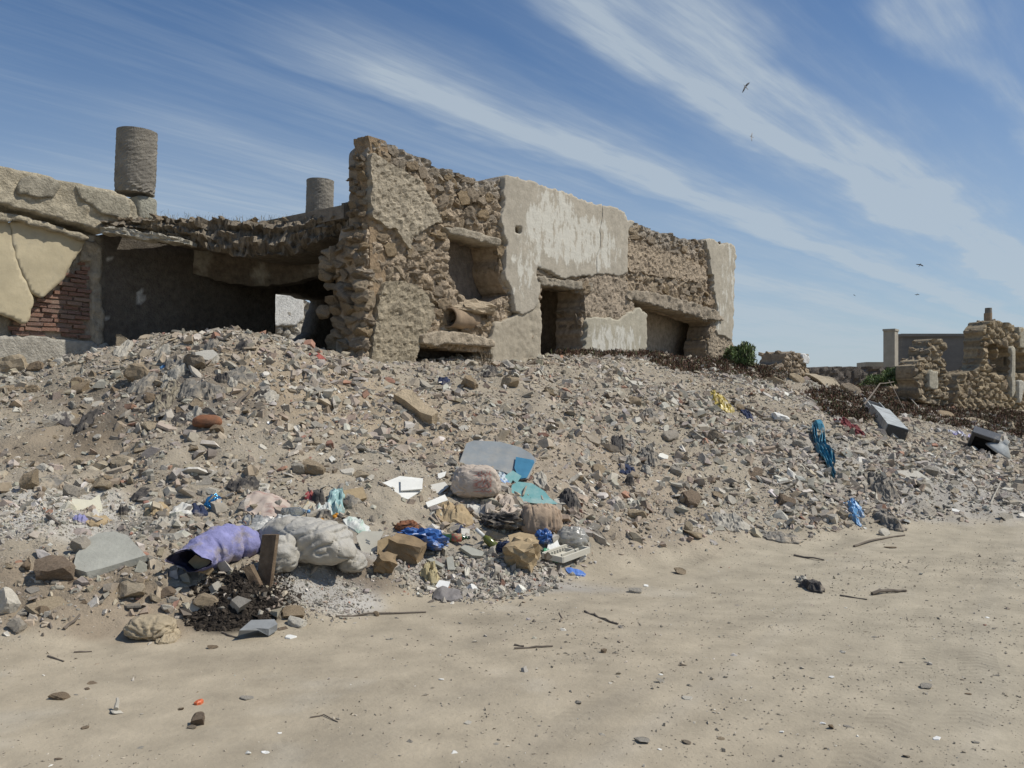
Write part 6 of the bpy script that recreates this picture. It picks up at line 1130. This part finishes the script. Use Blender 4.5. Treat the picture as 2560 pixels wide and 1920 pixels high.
STK = [([(840, 1543, .0), (960, 1536, .004), (1065, 1532, .0)], .009, 'thin straight stick lying at the road edge'), ([(1462, 1530, 0), (1500, 1545, .0), (1545, 1562, 0)], .010, 'dark stick slanting on the middle road'), ([(1286, 1623, 0), (1340, 1620, .0), (1382, 1617, 0)], .008, 'reddish straight stick on the middle road'), ([(1286, 1614, 0), (1310, 1617, 0)], .008, 'short stick beside the reddish one'), ([(775, 1795, 0), (810, 1790, .004), (845, 1806, 0)], .004, 'curved wire on the near road'), ([(120, 1642, 0), (160, 1655, 0)], .007, 'short dark twig below the knotted beige bag'), ([(185, 1632, 0), (230, 1630, 0)], .006, 'short brown twig next to the short dark one'),
       ([(555, 1582, 0), (580, 1592, 0), (598, 1596, 0)], .007, 'bent twig beside the blue grey topped slab'), ([(2135, 1368, .0), (2190, 1352, .01), (2262, 1340, .0)], .014, 'long dark branch at the foot of the right slope'), ([(2100, 1490, 0), (2168, 1500, 0)], .008, 'thin twig on the far road'), ([(2180, 1488, 0), (2230, 1482, .004), (2266, 1480, 0)], .016, 'rough dark branch on the far road'), ([(2160, 1048, .25), (2200, 1010, .45), (2235, 1004, .5)], .018, 'bent grey rod above the metal housing'), ([(2222, 1000, .5), (2262, 1040, .1)], .012, 'thin rod leaning from the bent grey rod'), ([(2270, 1008, .2), (2318, 1042, 0)], .014, 'pale branch in the dry scrub'), ([(1400, 1555, 0), (1405, 1548, 0), (1398, 1532, 0)], .006, 'forked stub of grey twig on the road'),
       ([(2476, 1262, 0), (2502, 1222, .1)], .012, 'pale twig on the slope near the right end'), ([(1830, 1010, .02), (1870, 1030, .03), (1920, 1052, .02)], .03, 'dark split plank near the cream crest slab'), ([(2090, 1012, .1), (2130, 1022, .1)], .014, 'pale stick lying in the dry scrub'), ([(590, 1025, .02), (630, 985, .06)], .02, 'brown stick on the heap above the clay pot'), ([(1985, 1390, 0), (2060, 1402, 0)], .012, 'straight grey lath at the toe of the right slope'), ([(120, 1300, .02), (150, 1325, .03)], .02, 'short grey lath beside the cream foam sheet'), ([(160, 1575, 0), (200, 1550, .03)], .012, 'dark twig stuck in the soil near the road')]
for pts, r_, lb in STK: stick('stick', lb, 'stick', pts, r_, M['pale_cloth'] if 'pale' in lb else M['twig'])
rg = random.Random(21); LT = []
for i in range(46):
    px, py = rg.uniform(40, 2520), rg.uniform(1500, 1900)
    if py < 1480 + max(0, 900 - px) * .16: continue
    p = hit(px, py)
    if H(p[0], p[1]) > .1: continue
    LT.append((px, py, rg.uniform(10, 24) * 4.5 / p[1], rg.choice(['tan', 'grey', 'pale', 'brown', 'grey', 'white']), rg.choice(['chunk', 'slab', 'shard'])))
for i, (px, py, w_, c, kd) in enumerate(LT):
    p = hit(px, py); j = min(range(len(LMK)), key=lambda k: np.linalg.norm(LMK[k][0] - p)); same = sorted((np.linalg.norm(hit(q[0], q[1]) - LMK[j][0]), k) for k, q in enumerate(LT) if q[3] == c and q[4] == kd and min(range(len(LMK)), key=lambda k2: np.linalg.norm(LMK[k2][0] - hit(q[0], q[1]))) == j)
    o_ = [k for d, k in same].index(i); rock(px, py, w_, w_ * .35, kd, c, f"small {ROCKM[c][1]} road {'pebble' if kd == 'chunk' else 'chip' if kd == 'slab' else 'flake'}, {ORD_[min(o_, 9)]} of its kind to {LMK[j][1]}", tilt=.2, group='small stones trodden into the road', sink=.3, name='pebble')
# ------------------------------------------------------------------ the larger stones, each by itself
IND = []
def scatter_ind(n, x0, x1, y0, y1, wmin, wmax, kinds, cols):
    k = 0; t = 0
    while k < n and t < n * 60:
        t += 1; px = rg.uniform(x0, x1); py = rg.uniform(y0, y1); p = hit(px, py)
        if H(p[0], p[1]) < .12 or rg.random() > float(dens(np.array(px), np.array(py), DB, .8)) * float(clump(np.array(p[0]), np.array(p[1]), 3)): continue
        if any(abs(px - a[0]) < 26 and abs(py - a[1]) < 15 for a in IND): continue
        w_ = rg.uniform(wmin, wmax) * rg.uniform(.7, 1.15) * min(1.25, 10.5 / p[1]); kd = rg.choice(kinds); c = rg.choice(cols); h_ = w_ * rg.uniform(.5, .8); IND.append((px, py, w_, h_, kd, c, p)); k += 1
scatter_ind(56, 0, 700, 860, 1240, 20, 40, ['chunk', 'chunk', 'block', 'slab'], ['tan', 'tan', 'grey', 'brown', 'pale'])
scatter_ind(40, 650, 1450, 925, 1250, 18, 34, ['chunk', 'block', 'slab', 'slab'], ['tan', 'grey', 'grey', 'pale'])
scatter_ind(54, 1400, 2050, 935, 1390, 20, 40, ['chunk', 'block', 'slab', 'slab', 'chunk'], ['grey', 'grey', 'tan', 'pale', 'brown'])
scatter_ind(28, 2000, 2558, 1040, 1330, 18, 36, ['chunk', 'slab', 'slab'], ['grey', 'pale', 'grey', 'tan'])
scatter_ind(20, 0, 560, 1400, 1570, 20, 40, ['chunk', 'chunk', 'slab'], ['tan', 'brown', 'grey'])
scatter_ind(60, 600, 2500, 960, 1380, 11, 22, ['shard'], ['white', 'white', 'pale', 'brick'])
RAGS = []
for i in range(34):
    if i < 20: x, y = rg.gauss(500, 95), rg.gauss(955, 48)
    elif i < 27: x, y = rg.gauss(1620, 70), rg.gauss(1130, 45)
    else: x, y = rg.uniform(250, 1000), rg.uniform(1230, 1300)
    w_ = rg.uniform(26, 58); p = hit(x, y); m_ = rg.choice(['grey_cloth', 'dark_cloth', 'pale_cloth', 'grey_cloth']); RAGS.append((x, y, w_, m_, p))
ORD = ['nearest', 'second nearest', 'third nearest', 'fourth nearest', 'fifth nearest', 'sixth nearest', 'seventh nearest', 'eighth nearest', 'ninth nearest', 'tenth nearest']
KW = {'chunk': 'angular stone', 'block': 'blocky stone', 'slab': 'flat slab of stone', 'shard': 'thin shard'}
grp = {}
for i, a in enumerate(IND):
    j = min(range(len(LMK)), key=lambda k: np.linalg.norm(LMK[k][0] - a[6])); grp.setdefault((a[4], a[5], LMK[j][1]), []).append((np.linalg.norm(LMK[j][0] - a[6]), i))
LBL = {}
for (kd, c, lmk), lst in grp.items():
    for o_, (d, i) in enumerate(sorted(lst)): LBL[i] = f"{ROCKM[c][1]} {KW[kd]}, " + (f"the {ORD[min(o_, 9)]} of its kind to {lmk}" if len(lst) > 1 else f"only one of its kind around {lmk}")
for i, (px, py, w_, h_, kd, c, p) in enumerate(IND): rock(px, py, w_, h_, kd, c, LBL[i], tilt=.35, group='stones lying loose on the heap' if kd != 'shard' else 'thin shards lying on the heap', name='stone' if kd != 'shard' else 'shard', sink=.25)
gr_ = {}
for i, (x, y, w_, m_, p) in enumerate(RAGS):
    j = min(range(len(LMK)), key=lambda k: np.linalg.norm(LMK[k][0] - p)); gr_.setdefault((m_, LMK[j][1]), []).append((np.linalg.norm(LMK[j][0] - p), i))
for (m_, lmk), lst in gr_.items():
    for o_, (d, i) in enumerate(sorted(lst)):
        x, y, w_, _, p = RAGS[i]; nm = {'grey_cloth': 'dusty grey', 'dark_cloth': 'dark dusty', 'pale_cloth': 'pale dusty'}[m_]
        drape('rag', f"{nm} rag, " + (f"{ORD[min(o_, 9)]} of its kind to {lmk}" if len(lst) > 1 else f"only one of its kind around {lmk}"), 'rag', (x - w_ / 2, y - w_ * .28, x + w_ / 2, y + w_ * .28), M[m_], rg.uniform(.05, .1), 500 + i, 26, rg.uniform(-.8, .8), .45, None, 'dusty scraps of cloth on the heap', 10)
# ------------------------------------------------------------------ plants
def blades(name, pts, hmin, hmax, per, cols, mat, seed, wd=.012, lean=.5, label=None, kind='stuff', parent=None, leaf=False):
    r = np.random.default_rng(seed); m = len(pts) * per; P = np.repeat(np.array(pts), per, 0); P = P + r.normal(0, .05, P.shape) * [1, 1, .2]; h = r.uniform(hmin, hmax, m); th = r.uniform(0, 6.283, m); ln = np.abs(r.normal(0, lean, m))
    d = np.stack([np.cos(th) * np.sin(ln), np.sin(th) * np.sin(ln), np.cos(ln)], -1) * h[:, None]; s_ = np.stack([-np.sin(th), np.cos(th), r.normal(0, .4, m)], -1) * wd * r.uniform(.6, 1.5, (m, 1)); md = P + d * .55 + r.normal(0, .02, P.shape)
    V = np.stack([P - s_ * .4, P + s_ * .4, md + s_, P + d, md - s_], 1).reshape(-1, 3); b = (np.arange(m) * 5)[:, None]; Q = np.concatenate([b + np.array([[0, 1, 2]]), b + np.array([[0, 2, 4]]), b + np.array([[4, 2, 3]])]); cl = np.array(cols)[r.integers(len(cols), size=m)] * r.uniform(.6, 1.3, (m, 1))
    o = mesh(name, V, Q, mat, parent, np.repeat(cl, 5, 0)); return props(o, label, None, None, kind)
M['leaf'] = material('dry_leaf', None, .8, .2, 20, 0, vcol=True)
def region_pts(poly, n, seed, base_off=0):
    r = np.random.default_rng(seed); out = []; xs = [p[0] for p in poly]; ys = [p[1] for p in poly]
    while len(out) < n:
        x = r.uniform(min(xs), max(xs)); y = r.uniform(min(ys), max(ys))
        if inpoly(np.array([x]), np.array([y]), poly)[0]:
            q = hit(x, y)
            if q[1] > 13: out.append(q)
    return np.array(out)
RB = [(.16, .085, .055), (.12, .06, .042), (.18, .105, .07), (.11, .085, .055), (.15, .12, .07), (.08, .055, .04), (.10, .11, .05)]
s1 = [(1375, 880), (1460, 878), (1610, 890), (1770, 900), (1880, 950), (1850, 962), (1750, 945), (1600, 925), (1450, 905), (1370, 896)]
P_ = []
r = np.random.default_rng(8)
for s_ in r.uniform(1.2, 8.9, 1100):
    o_ = r.uniform(.1, 1.9) * (1 if s_ > 2 else .5); p = PF.pt(s_, 0, o_)
    if s_ > 3.8: p = p - PF.n * 0
    P_.append([p[0], p[1], float(H(p[0], p[1]))])
blades('dry_scrub', P_, .03, .13, 28, RB, M['leaf'], 11, .008, 1.3, 'low red brown dried scrub along the foot of the ruin')
P_ = region_pts([(2010, 985), (2120, 960), (2300, 985), (2420, 1010), (2560, 1030), (2560, 1095), (2400, 1070), (2260, 1040), (2140, 1055), (2060, 1030)], 1800, 12); blades('dry_scrub', P_, .03, .13, 26, RB, M['leaf'], 13, .009, 1.35, 'red brown dried scrub on the hollow before the far ruins')
# dry tufts on the roof
P_ = []
for i in range(110):
    x_ = float(np.clip(r.normal(620, 120), 380, 850)); Y_ = float(np.interp(x_, [a[0] for a in epx], [a[1] for a in epx])) + r.uniform(.1, .9); zt = EYE + (HZ - float(np.interp(x_, ex, et))) / F * float(np.interp(x_, ex, eY)); P_.append([(x_ - 1280) / F * Y_, Y_, zt + .02])
tuft = blades('dry_grass', P_, .04, .18, 9, [(.24, .20, .13), (.18, .15, .09), (.20, .18, .10)], M['leaf'], 14, .0025, .9, 'thin dry grass growing on the sagging roof')
def shrub(label, px, py, Y, w_, h_, seed, cols):
    c = W(px, py, Y); c[2] = float(H(c[0], c[1])) if Y < 24 else c[2]; root = empty('green_shrub', c, label, 'shrub'); r = np.random.default_rng(seed); k = 260; P = r.normal(0, 1, (k, 3)); P /= np.linalg.norm(P, axis=1)[:, None]; P *= r.uniform(.45, 1, (k, 1)) ** .6 * (1 + .3 * np.sin(P[:, :1] * 5 + seed)); P[:, 2] = np.abs(P[:, 2]); P = c + P * [w_ / 2, w_ / 2, h_]
    blades('foliage', P, .05, .14, 22, cols, M['leaf'], seed, .016, 1.3, None, None, root)
    for i in range(5):
        th = i * 1.3; e_ = c + np.array([math.cos(th) * w_ * .25, math.sin(th) * w_ * .25, h_ * .7]); mesh('stem', *tube(c - [0, 0, .05], e_, .02, .006, 6), M['twig'], root)
GR = [(.16, .225, .08), (.13, .18, .07), (.20, .25, .11), (.18, .19, .11)]
shrub('bright green bush at the end of the front wall', 1852, 940, 20.8, .55, .42, 31, GR); shrub('green bush in the dry scrub before the far ruins', 2225, 960, 25, 1.1, .32, 32, GR)
P_ = [hit(1205 + i * 3, 915) for i in range(-6, 7)]; blades('weed', P_, .1, .3, 6, [(.20, .15, .09), (.15, .12, .08)], M['leaf'], 36, .004, .5, None, None); props(bpy.data.objects['weed'], 'thin dried weed growing before the lower niche', 'weed')
# boulders of fallen masonry on the far crest
for x, y, w_, h_, c_, lb in [(1935, 960, 70, 46, 'tan', 'large squared tan boulder on the far crest'), (1992, 955, 56, 40, 'tan', 'tan boulder behind the cream crest slab'), (2060, 965, 120, 70, 'tan', 'heap of fused masonry in front of the mud wall'), (2130, 985, 70, 50, 'brown', 'brown fused masonry lump beside the dry scrub'), (2160, 950, 60, 34, 'pale', 'pale leaning masonry flake before the mud wall'), (2250, 985, 76, 66, 'tan', 'tan masonry lump left of the ragged wall stub'), (2215, 970, 40, 26, 'pale', 'pale stone beside the far green bush'), (2330, 1010, 80, 40, 'brown', 'dark masonry lump in front of the ragged wall stub'), (2370, 1045, 60, 30, 'tan', 'tan masonry lump at the foot of the tumbled wall'), (2450, 1065, 90, 36, 'tan', 'broad tan masonry lump below the yellowish ruin'), (2540, 1075, 70, 40, 'tan', 'tan masonry lump at the far right edge')]:
    o = rock(x, y, w_ * .8, h_ * .75, 'chunk', c_, lb, tilt=.4, name='boulder', sink=.3); o['category'] = 'boulder'
# ------------------------------------------------------------------ gulls
M['gull'] = material('gull_feathers', (.42, .42, .42), .8, .2, 10, 0); M['gull_dark'] = material('gull_wing_tips', (.12, .12, .125), .8, .2, 10, 0)
def gull(label, px, py, Y, half, wing, bend, nose, mats):
    """wing: direction of the wing line in the picture plane; nose: heading"""
    c = W(px, py, Y); root = empty('seagull', c, label, 'bird', 'gulls circling in the sky'); wv = np.array([wing[0], .25, wing[1]]); wv /= np.linalg.norm(wv); nv = np.array([nose[0], -.3, nose[1]]); nv -= wv * (nv @ wv); nv /= np.linalg.norm(nv); uv = np.cross(wv, nv); L_ = half
    prof = [(-.42, .01), (-.36, .035), (-.2, .07), (0, .085), (.15, .075), (.26, .045), (.32, .05), (.38, .04), (.44, .01)]; lathe('body', c, nv, [(t * L_ * .95, q * L_ * .95) for t, q in prof], M[mats[0]], root, 10)
    for s_ in (-1, 1):
        st = [(0.05, .16, -.10, 0), (.32, .18, -.08, bend * .5), (.62, .10, -.12, bend * .6), (.85, .0, -.14, bend * .2), (1.0, -.12, -.16, -bend * .2)]
        V = []
        for a, f_, b_, u_ in st:
            for e_, th in ((f_, .012), (b_, .008)):
                for q in (1, -1): V.append(c + wv * s_ * a * L_ + nv * e_ * L_ + uv * (u_ * L_ + q * th * L_))
        Q = []
        for i in range(4):
            k = i * 4; Q += [(k, k + 2, k + 6, k + 4), (k + 1, k + 5, k + 7, k + 3), (k, k + 4, k + 5, k + 1), (k + 2, k + 3, k + 7, k + 6)]
        Q += [(0, 1, 3, 2), (16, 18, 19, 17)]; mesh('wing', V, Q, M[mats[1]], root)
    V = [c - nv * L_ * .3 + wv * .04 * L_, c - nv * L_ * .3 - wv * .04 * L_, c - nv * L_ * .52 - wv * .09 * L_, c - nv * L_ * .52 + wv * .09 * L_]; V = V + [q + uv * .01 * L_ for q in V]; mesh('tail', V, [(0, 3, 2, 1), (4, 5, 6, 7), (0, 1, 5, 4), (1, 2, 6, 5), (2, 3, 7, 6), (3, 0, 4, 7)], M[mats[0]], root)
gull('largest gull, dark with bent wings, high against the cloud band', 1864, 217, 75, .62, (.55, .75), .22, (-.7, .3), ('gull', 'gull_dark')); gull('pale gull banking below the largest one', 1879, 342, 95, .55, (.12, 1), .12, (-1, .1), ('gull', 'gull')); gull('dark gull gliding level with drooping wings low in the sky', 2300, 662, 110, .56, (1, -.2), .2, (.2, .4), ('gull_dark', 'gull_dark')); gull('small gull below the gliding one', 2293, 736, 170, .56, (1, .02), .25, (.2, .4), ('gull_dark', 'gull_dark')); gull('tiny faraway gull near the ruin corner', 2136, 738, 260, .5, (.8, -.4), .2, (.2, .4), ('gull_dark', 'gull_dark'))
